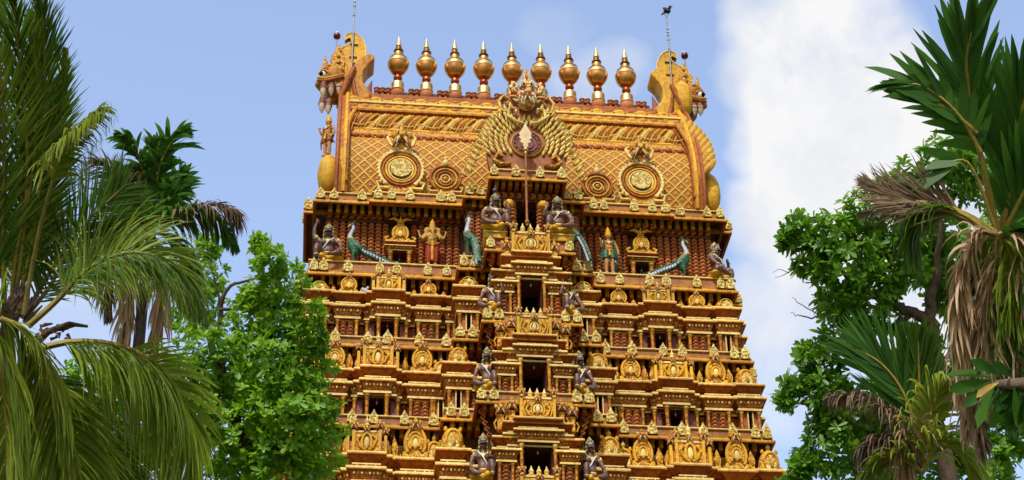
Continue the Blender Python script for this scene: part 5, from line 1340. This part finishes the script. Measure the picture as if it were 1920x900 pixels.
# the long arching fronds
UPV = (0, .15, 1.0)
frond(cp, S(D-1, (52, 612), (105, 565), (165, 505), (235, 474), (300, 484), (345, 525), (375, 590)), L_COCO, 1.15, .04, 150, a0=1.2, a1=.35, droop=.75, fold=.05, sidev=UPV, r0=.055, bare=.2, jit=.15)
frond(cp, S(D-1.1, (52, 612), (105, 565), (165, 505), (235, 474), (300, 484), (345, 525), (375, 590)), L_COCOD, 1.45, .04, 70, a0=1.3, a1=.5, droop=1.2, fold=-.5, both=(1,), r0=.01, bare=.25, jit=.15)
frond(cp, S(D-1.5, (70, 655), (130, 641), (200, 643), (265, 664), (312, 702), (345, 765), (362, 850), (366, 910)), L_COCO, 1.75, .042, 150, a0=1.15, a1=.35, droop=1.0, fold=-.75, r0=.055, bare=.12, jit=.13)
frond(cp, S(D-1.4, (240, 655), (290, 682), (330, 730), (350, 790), (360, 860)), L_COCO, .95, .042, 60, a0=1.0, a1=.35, droop=.4, fold=0, sidev=VX, both=(1,), r0=.01, bare=.02, jit=.15)
frond(cp, S(D-2, (0, 598), (45, 618), (78, 665), (96, 730), (106, 800), (110, 880)), L_COCOY, 1.25, .046, 120, a0=1.0, a1=.4, droop=.8, fold=-.5, r0=.055, bare=.03, jit=.15)
frond(cp, S(D-2.3, (-30, 600), (-5, 640), (8, 720), (12, 820), (10, 920)), L_COCOY, 1.2, .046, 110, a0=1.0, a1=.4, droop=.8, fold=-.5, r0=.055, bare=.03, jit=.15)
frond(cp, S(D-1.7, (60, 690), (95, 752), (128, 815), (148, 880), (160, 960)), L_COCO, 1.25, .04, 120, a0=.95, a1=.5, droop=.5, fold=.0, sidev=VX, r0=.055, bare=.1)
frond(cp, S(D-.8, (60, 680), (130, 770), (190, 860), (230, 960)), L_COCOD, 1.25, .04, 110, a0=1.0, a1=.5, droop=.5, fold=.0, sidev=VX, r0=.05, bare=.1)
frond(cp, S(D-.6, (20, 700), (30, 780), (45, 860), (50, 960)), L_COCOD, 1.2, .04, 90, a0=1.0, a1=.5, droop=.7, fold=.1, r0=.05, bare=.1)
frond(cp, S(D, (30, 610), (-40, 560), (-120, 540), (-200, 600)), L_COCO, 1.3, .042, 80, droop=.9, r0=.06)
mb = MB()
for k in range(34):
    p = spot(28+random.uniform(-22, 22), 598+random.uniform(-22, 30), D-.2); mb.tube([p, p+Vector((random.uniform(-.12, .25), -.1, random.uniform(.1, .45)))], [.05, .012], 1, 5)
for k in range(26):
    p = spot(85+random.uniform(-25, 55), 622+random.uniform(-14, 16), D-.3); mb.tube([p, p+Vector((random.uniform(-.05, .2), 0, random.uniform(-.1, .1)))], [.03, .008], k % 2, 5)
mb.tube(S(D-.3, (60, 650), (90, 622), (130, 607), (165, 612)), [.06, .05, .04, .02], 1, 7)
local(mb.obj('dry_flower_stalk', [paint('rust_husk', (.42, .16, .04), rough=.8), BARK], cp, 60), cp)

# left areca palm behind
D2 = 31
ap = thing('areca_palm', 'ragged palm with glossy upright leaves and grey dead fronds behind the coconut palm', 'palm tree'); q = spot(262, 620, D2); ap.location = (q.x, q.y, 0)
local(limbs(ap, None, [([Vector((q.x, q.y, 0)), Vector((q.x, q.y, 8)), spot(255, 700, D2), spot(272, 520, D2), spot(283, 430, D2)], .13, .07)], PALMB), ap)
A = dict(a0=.95, a1=.25, sidev=VX, stiff=.1, segs=5, r0=.03, jit=.38, lv=.35, tw=.3)
frond(ap, S(D2, (283, 430), (292, 370), (300, 310), (325, 262), (352, 240)), L_AREC, .70, .095, 30, droop=.8, fold=.2, **A)
frond(ap, S(D2, (283, 430), (278, 370), (268, 320), (248, 275), (222, 250)), L_AREC, .62, .09, 26, droop=1.1, fold=.2, **A)
frond(ap, S(D2+.3, (283, 430), (310, 385), (330, 350), (345, 325)), L_AREC, .62, .12, 18, droop=.4, fold=.2, **A)
frond(ap, S(D2-.2, (283, 435), (262, 400), (232, 375), (195, 368)), L_AREC, .7, .11, 22, droop=.5, fold=.1, **A)
frond(ap, S(D2-.2, (283, 440), (245, 430), (205, 425), (168, 425)), L_AREC, .62, .10, 20, droop=.8, fold=.1, **A)
B = dict(a0=.9, a1=.3, sidev=VX, stiff=.1, segs=5, r0=.03, jit=.3, lv=.3, tw=.3)
frond(ap, S(D2+.1, (283, 435), (285, 380), (284, 330), (290, 290), (300, 262)), L_AREC, .62, .10, 30, droop=.7, fold=.2, **B)
frond(ap, S(D2+.2, (283, 435), (262, 385), (240, 340), (222, 312)), L_AREC, .62, .10, 28, droop=.8, fold=.1, **B)
frond(ap, S(D2-.2, (283, 440), (300, 395), (322, 365), (352, 352)), L_AREC, .55, .10, 26, droop=.7, fold=.1, **B)
frond(ap, S(D2-.3, (283, 440), (270, 415), (250, 405), (228, 412)), L_AREC, .6, .10, 24, droop=1.2, fold=.1, **B)
frond(ap, S(D2-.3, (283, 435), (330, 400), (375, 395), (415, 420), (448, 470)), L_AREC, .62, .07, 36, droop=1.4, fold=.1, a0=1.2, a1=.5, r0=.035, segs=5)
frond(ap, S(D2-.35, (300, 432), (350, 398), (400, 385), (430, 392), (446, 402)), L_DEADG, .72, .055, 46, droop=1.5, fold=.1, a0=1.1, a1=.4, r0=.03, rmat=RACHD, jit=.3, tw=.4)
frond(ap, S(D2-.3, (283, 420), (240, 360), (205, 318), (178, 300)), L_DEADG, .62, .05, 40, droop=.9, a0=1.0, a1=.3, r0=.03, rmat=RACHD, jit=.35, tw=.5)
frond(ap, S(D2, (283, 430), (260, 460), (245, 520), (235, 600), (230, 670)), L_DEAD, .75, .07, 46, droop=1.6, a0=.7, a1=.3, r0=.04, rmat=RACHD, jit=.35, tw=.5)
frond(ap, S(D2-.1, (286, 440), (300, 480), (302, 540), (296, 610), (286, 670)), L_DEAD, .7, .07, 44, droop=1.6, a0=.7, a1=.3, r0=.04, rmat=RACHD, jit=.35, tw=.5)
frond(ap, S(D2-.1, (283, 435), (330, 450), (352, 500), (352, 580)), L_AREC, .7, .08, 40, droop=1.3, a0=.8, a1=.3, r0=.035)
frond(ap, S(D2+.1, (283, 435), (220, 450), (200, 520), (205, 600)), L_DEADG, .7, .06, 40, droop=1.4, a0=.8, a1=.3, r0=.03, rmat=RACHD, jit=.3, tw=.4)

# right areca palm
D3 = 20
rp = thing('areca_palm', 'tall palm at the right edge with broad dark leaves and tan dead fronds hanging below', 'palm tree'); q = spot(1985, 900, D3); rp.location = (q.x+.1, q.y, 0)
local(limbs(rp, None, [([Vector((q.x+.1, q.y, 0)), Vector((q.x+.1, q.y, 5)), spot(1962, 900, D3+.3), spot(1930, 640, D3+.3), spot(1900, 520, D3+.2), spot(1874, 450, D3)], .11, .05)], PALMB), rp)
A = dict(sidev=VX, stiff=.55, segs=5)
pf = lambda t: .55+.45*np.sin(PI*t)
frond(rp, S(D3, (1872, 450), (1856, 370), (1836, 280), (1818, 190), (1812, 110), (1822, 60)), L_AREC, .92, .115, 18, a0=.95, a1=.12, droop=.2, fold=.1, bare=.38, r0=.05, prof=pf, jit=.08, **A)
frond(rp, S(D3+.1, (1872, 450), (1890, 370), (1900, 290), (1918, 200), (1945, 110)), L_AREC, .95, .12, 20, a0=.75, a1=.2, droop=.2, fold=.1, bare=.3, r0=.045, prof=pf, jit=.08, **A)
frond(rp, S(D3+.1, (1872, 450), (1900, 400), (1925, 350), (1960, 290)), L_AREC, .9, .10, 18, a0=1.0, a1=.3, droop=.6, fold=.1, bare=.2, r0=.04, prof=pf, jit=.1, **A)
# leaf fan bent over to the left of the main stalk
frond(rp, S(D3-.1, (1838, 285), (1812, 236), (1772, 190), (1725, 160), (1690, 158)), L_AREC, .66, .11, 13, a0=.85, a1=.15, droop=.30, fold=.1, bare=.05, r0=.03, prof=pf, jit=.12, sidev=VX, stiff=.3, segs=5)
frond(rp, S(D3-.1, (1832, 250), (1790, 215), (1745, 186), (1700, 172)), L_AREC, .5, .14, 8, a0=.5, a1=.1, droop=.12, fold=.1, bare=.2, r0=.03, prof=pf, jit=.06, sidev=(0, 0, 1), stiff=.6, segs=5)
# green leaf pair crossing at mid height
frond(rp, S(D3-.2, (1866, 430), (1830, 330), (1800, 300), (1740, 330), (1700, 350)), L_AREC, .42, .13, 9, a0=.4, a1=.1, droop=.3, bare=.5, r0=.025, prof=pf, sidev=(0, 0, 1), stiff=.5, segs=5)
# dead brown frond reaching left
frond(rp, S(D3-.3, (1866, 438), (1815, 405), (1760, 384), (1690, 372), (1620, 340)), L_DEADG, .62, .034, 70, a0=.9, a1=.15, droop=.05, fold=.3, bare=.32, r0=.045, rmat=RACH, jit=.28, sidev=(0, 0, 1), stiff=.7, segs=5, skip=.15)
frond(rp, S(D3-.2, (1866, 440), (1810, 412), (1750, 392), (1680, 385), (1610, 400)), L_DEADG, .45, .03, 46, a0=.9, a1=.3, droop=1.0, fold=.1, bare=.35, r0=.03, rmat=RACHD, jit=.3, segs=5, skip=.1)
frond(rp, S(D3-.4, (1860, 440), (1800, 400), (1750, 395), (1722, 420), (1716, 480)), L_COCOD, .75, .055, 26, a0=.6, a1=.2, droop=1.5, fold=.1, bare=.25, r0=.03, jit=.2)
RG = dict(jit=.45, tw=1.0, lv=.55, fold=0)
for pts, mat, L, W_, n_, dr in (
    (((1868, 440), (1838, 440), (1805, 500), (1795, 590), (1800, 690), (1800, 760)), L_DEAD, .62, .055, 70, 1.3),
    (((1866, 445), (1845, 455), (1820, 500), (1806, 580), (1800, 660)), L_COCO, .75, .04, 70, .9),
    (((1876, 440), (1892, 470), (1900, 540), (1896, 600)), L_COCO, .7, .045, 64, 1.0),
    (((1870, 450), (1862, 520), (1850, 600), (1852, 700), (1860, 780)), L_DEAD, .6, .05, 80, .9),
    (((1872, 450), (1880, 520), (1882, 600), (1890, 700), (1895, 800)), L_COCOD, .8, .045, 70, 1.0),
    (((1880, 440), (1912, 450), (1930, 500), (1938, 600)), L_DEAD, .7, .06, 50, 1.3),
    (((1872, 440), (1905, 430), (1935, 460), (1945, 560)), L_AREC, .9, .08, 36, 1.2),
    (((1872, 450), (1835, 560), (1822, 660), (1815, 760), (1812, 820)), L_DEAD, .6, .05, 64, 1.2),
    (((1870, 460), (1905, 560), (1915, 680), (1910, 800)), L_DEAD, .6, .045, 60, 1.0),
    (((1868, 450), (1850, 600), (1838, 700), (1838, 790), (1842, 860)), L_DEADG, .6, .05, 50, 1.2)):
    frond(rp, S(D3-.1-.5*random.random(), *pts), mat, L, W_, n_, a0=.8, a1=.3, droop=dr, bare=.06, r0=.03, rmat=RACH if mat is not L_DEAD else RACHD, **RG)

# small palm lower right
D4 = 23
lp = thing('areca_palm', 'shorter palm low on the right with a bright green fan and curled brown dead fronds', 'palm tree'); q = spot(1735, 900, D4); lp.location = (q.x, q.y, 0)
local(limbs(lp, None, [([Vector((q.x, q.y, 0)), Vector((q.x, q.y, 6)), spot(1745, 1060, D4+.4), spot(1738, 960, D4+.3)], .06, .03)], PALMB), lp)
frond(lp, S(D4, (1728, 870), (1716, 800), (1690, 730), (1650, 680), (1605, 655)), L_AREC, .95, .05, 66, a0=.75, a1=.2, droop=.15, sidev=VX, stiff=.6, fold=.2, bare=.15, r0=.035)
frond(lp, S(D4+.1, (1730, 870), (1728, 800), (1724, 720), (1722, 640)), L_COCOD, .9, .05, 50, a0=.5, a1=.15, droop=.2, sidev=VX, stiff=.5, bare=.15, r0=.035)
frond(lp, S(D4-.3, (1728, 875), (1690, 800), (1640, 755), (1590, 742), (1548, 745)), L_DEADG, .5, .036, 70, a0=.9, a1=.4, droop=1.6, bare=.15, lv=.4, r0=.035, rmat=RACHD, jit=.35, tw=.5)
frond(lp, S(D4-.2, (1728, 880), (1680, 840), (1640, 830), (1610, 860)), L_DEADG, .55, .045, 46, a0=.9, a1=.4, droop=1.5, bare=.1, r0=.03, rmat=RACHD, jit=.3, tw=.5)
frond(lp, S(D4-.3, (1730, 880), (1740, 800), (1760, 740), (1790, 720), (1815, 740)), L_COCOY, .75, .05, 50, a0=.8, a1=.3, droop=1.2, bare=.1, r0=.03)
frond(lp, S(D4-.4, (1730, 885), (1690, 860), (1650, 870), (1625, 920)), L_COCOY, .6, .05, 40, a0=.8, a1=.3, droop=1.0, bare=.1, r0=.03)
frond(lp, S(D4-.4, (1730, 885), (1760, 830), (1800, 850), (1830, 900)), L_COCO, .7, .05, 40, a0=.8, a1=.3, droop=1.0, bare=.1, r0=.03)
frond(lp, S(D4-.3, (1730, 880), (1715, 820), (1700, 860), (1690, 940)), L_DEAD, .6, .05, 40, a0=.8, a1=.3, droop=1.6, bare=.1, r0=.03, rmat=RACHD, tw=.4, jit=.3)

# near branch with large drooping leaves at the right edge
D5 = 9
nt = thing('mango_tree', 'leafy branch with large glossy leaves and one yellow leaf entering at the right edge', 'tree'); q = spot(2120, 900, D5); nt.location = (q.x, q.y, 0)
local(limbs(nt, None, [([Vector((q.x, q.y, 0)), Vector((q.x, q.y, 3)), spot(2080, 850, D5), spot(1990, 740, D5), spot(1925, 722, D5), spot(1870, 722, D5), spot(1850, 735, D5)], .10, .008)]), nt)
P = []; Dr = []; Nn = []; Ls = []
for (u, v, du, dv) in ((1862, 712, -.9, .2), (1858, 716, -.75, .65), (1866, 722, -.5, .85), (1874, 722, -.25, .95), (1884, 722, .0, 1), (1892, 722, -.35, .9), (1900, 722, .2, .95), (1908, 724, -.1, 1), (1916, 722, .25, .95), (1924, 726, -.05, 1), (1934, 728, .15, 1),
                       (1866, 708, -.85, -.2), (1880, 706, -.6, -.35), (1896, 708, -.3, -.35), (1888, 714, -.7, .5), (1904, 716, -.5, .8), (1920, 716, -.5, .75), (1930, 722, -.3, .9), (1912, 700, .4, -.3), (1944, 730, 0, 1)):
    p = spot(u, v, D5+random.uniform(-.12, .12)); d_ = (spot(u+du*100, v+dv*100, D5+random.uniform(-.25, .25))-p).normalized()
    P.append(tuple(p)); Dr.append(tuple(d_)); Nn.append(tuple((Vector((random.uniform(-.9, .9), -1, random.uniform(-.6, .5)))).normalized())); Ls.append(random.uniform(.15, .25))
v_, f_ = leaves(np.array(P), np.array(Dr), np.array(Nn), np.array(Ls), np.array(Ls)*.30, .2)
o = local(link('leaf_spray', npmesh('leaf_spray', v_, f_, leafmat('mango_leaf', (.014, .060, .005), (.028, .10, .008), (.06, .16, .012), rough=.55, spec=.15)), nt), nt)
p = spot(1874, 716, D5-.05); v_, f_ = leaves(np.array([tuple(p)]), np.array([tuple((spot(1826, 742, D5-.1)-p).normalized())]), np.array([[0, -.9, .4]]), np.array([.13]), np.array([.05]))
local(link('yellow_leaf', npmesh('yellow_leaf', v_, f_, paint('yellow_leaf_skin', (.62, .38, .03), bump=0)), nt), nt)

# ================================================================== LIGHT AND SKY
SUN_EL, SUN_AZ = math.radians(51), math.radians(200)   # azimuth clockwise from +Y: behind the camera, a little to its left
W = bpy.data.worlds.new('World'); scene.world = W; W.use_nodes = True
t = NT(W.node_tree); t.n.clear()
out = t.add('ShaderNodeOutputWorld'); bg = t.add('ShaderNodeBackground'); t.link(bg.outputs[0], out.inputs[0])
sky = t.add('ShaderNodeTexSky', sky_type='NISHITA'); sky.sun_disc = False; sky.sun_elevation = SUN_EL; sky.sun_rotation = SUN_AZ; sky.air_density = 1.3; sky.dust_density = 2.2; sky.ozone_density = 1.5
tc = t.add('ShaderNodeTexCoord'); dv = tc.outputs['Generated']
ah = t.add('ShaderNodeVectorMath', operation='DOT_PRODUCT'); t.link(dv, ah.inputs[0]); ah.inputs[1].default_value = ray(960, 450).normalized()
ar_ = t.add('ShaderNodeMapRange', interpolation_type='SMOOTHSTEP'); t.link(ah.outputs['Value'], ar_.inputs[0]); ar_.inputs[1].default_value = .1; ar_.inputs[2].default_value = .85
tint = mixc(t, 1.0, sky.outputs[0], mixc(t, ar_.outputs[0], (1.25, 1.12, 1.1), (2.55, 2.30, 2.25)), 'MULTIPLY')  # sky brightened toward the view, kept dimmer elsewhere to cut fill on the tower
def M(op, a, b_=None, c_=None, cl=False):
    n = t.add('ShaderNodeMath', operation=op); n.use_clamp = cl
    for i, q in enumerate((a, b_, c_)):
        if q is None: continue
        if isinstance(q, (int, float)): n.inputs[i].default_value = q
        else: t.link(q, n.inputs[i])
    return n.outputs[0]
warp = t.add('ShaderNodeTexNoise'); warp.inputs['Scale'].default_value = 9; warp.inputs['Detail'].default_value = 4; t.link(dv, warp.inputs['Vector'])
wv = t.add('ShaderNodeVectorMath', operation='MULTIPLY_ADD'); t.link(warp.outputs['Color'], wv.inputs[0]); wv.inputs[1].default_value = (.09,)*3; t.link(dv, wv.inputs[2])
sb = t.add('ShaderNodeVectorMath', operation='SUBTRACT'); t.link(wv.outputs[0], sb.inputs[0]); sb.inputs[1].default_value = (.045,)*3
nm = t.add('ShaderNodeVectorMath', operation='NORMALIZE'); t.link(sb.outputs[0], nm.inputs[0])
tot = None
for (u, v, r0, r1, amp) in ((1540, 190, 1.2, 4.2, 1.0), (1660, 330, 1.2, 4.0, .95), (1540, 420, .6, 3.6, .9), (1430, 270, .3, 2.0, .55), (1560, -40, .8, 3.4, .9), (1480, 640, .3, 3.6, .5), (1750, 560, 1, 4.5, .6), (1100, 170, .1, 2.0, .28), (1040, 60, .1, 1.6, .12), (30, 560, .5, 4.5, .22), (250, 800, .5, 5, .25)):
    d = ray(u, v).normalized()
    dp = t.add('ShaderNodeVectorMath', operation='DOT_PRODUCT'); t.link(nm.outputs[0], dp.inputs[0]); dp.inputs[1].default_value = d
    mr = t.add('ShaderNodeMapRange', interpolation_type='SMOOTHSTEP'); t.link(dp.outputs['Value'], mr.inputs[0])
    mr.inputs[1].default_value = math.cos(math.radians(r1)); mr.inputs[2].default_value = math.cos(math.radians(r0)); mr.inputs[4].default_value = amp
    tot = mr.outputs[0] if tot is None else M('MAXIMUM', tot, mr.outputs[0])
n1 = noise(t, dv, 13, 7, .58)
# clouds elsewhere around the sky
n0 = noise(t, dv, 2.2, 5, .55); far = ramp(t, n0, [(.52, (0,)*3), (.68, (.5,)*3)])
away = t.add('ShaderNodeVectorMath', operation='DOT_PRODUCT'); t.link(dv, away.inputs[0]); away.inputs[1].default_value = ray(960, 450).normalized()
am = t.add('ShaderNodeMapRange'); t.link(away.outputs['Value'], am.inputs[0]); am.inputs[1].default_value = .95; am.inputs[2].default_value = .80
far = M('MULTIPLY', far, am.outputs[0], cl=True)
mask = M('MULTIPLY', tot, M('MULTIPLY_ADD', n1, 2.5, -.30), cl=True)
mask = ramp(t, mask, [(.08, (0,)*3), (.30, (.45,)*3), (.70, (1,)*3)])
mask = M('MAXIMUM', mask, far)
n2 = noise(t, wv.outputs[0], 17, 6, .6)
ccol = ramp(t, n2, [(.30, (6.1, 6.3, 6.75)), (.55, (7.25, 7.25, 7.3))])
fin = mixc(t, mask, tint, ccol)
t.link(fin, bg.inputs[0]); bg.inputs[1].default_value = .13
sl = bpy.data.lights.new('sun', 'SUN'); sl.energy = 3.3; sl.angle = math.radians(1.0); sl.color = (1, .955, .88)
so = bpy.data.objects.new('sun', sl); COL.objects.link(so)
sd = Vector((math.sin(SUN_AZ)*math.cos(SUN_EL), math.cos(SUN_AZ)*math.cos(SUN_EL), math.sin(SUN_EL)))
so.rotation_euler = sd.to_track_quat('Z', 'Y').to_euler(); so.location = sd*80
scene.view_settings.view_transform = 'Standard'; scene.view_settings.look = 'None'; scene.view_settings.exposure = 0; scene.view_settings.gamma = 1
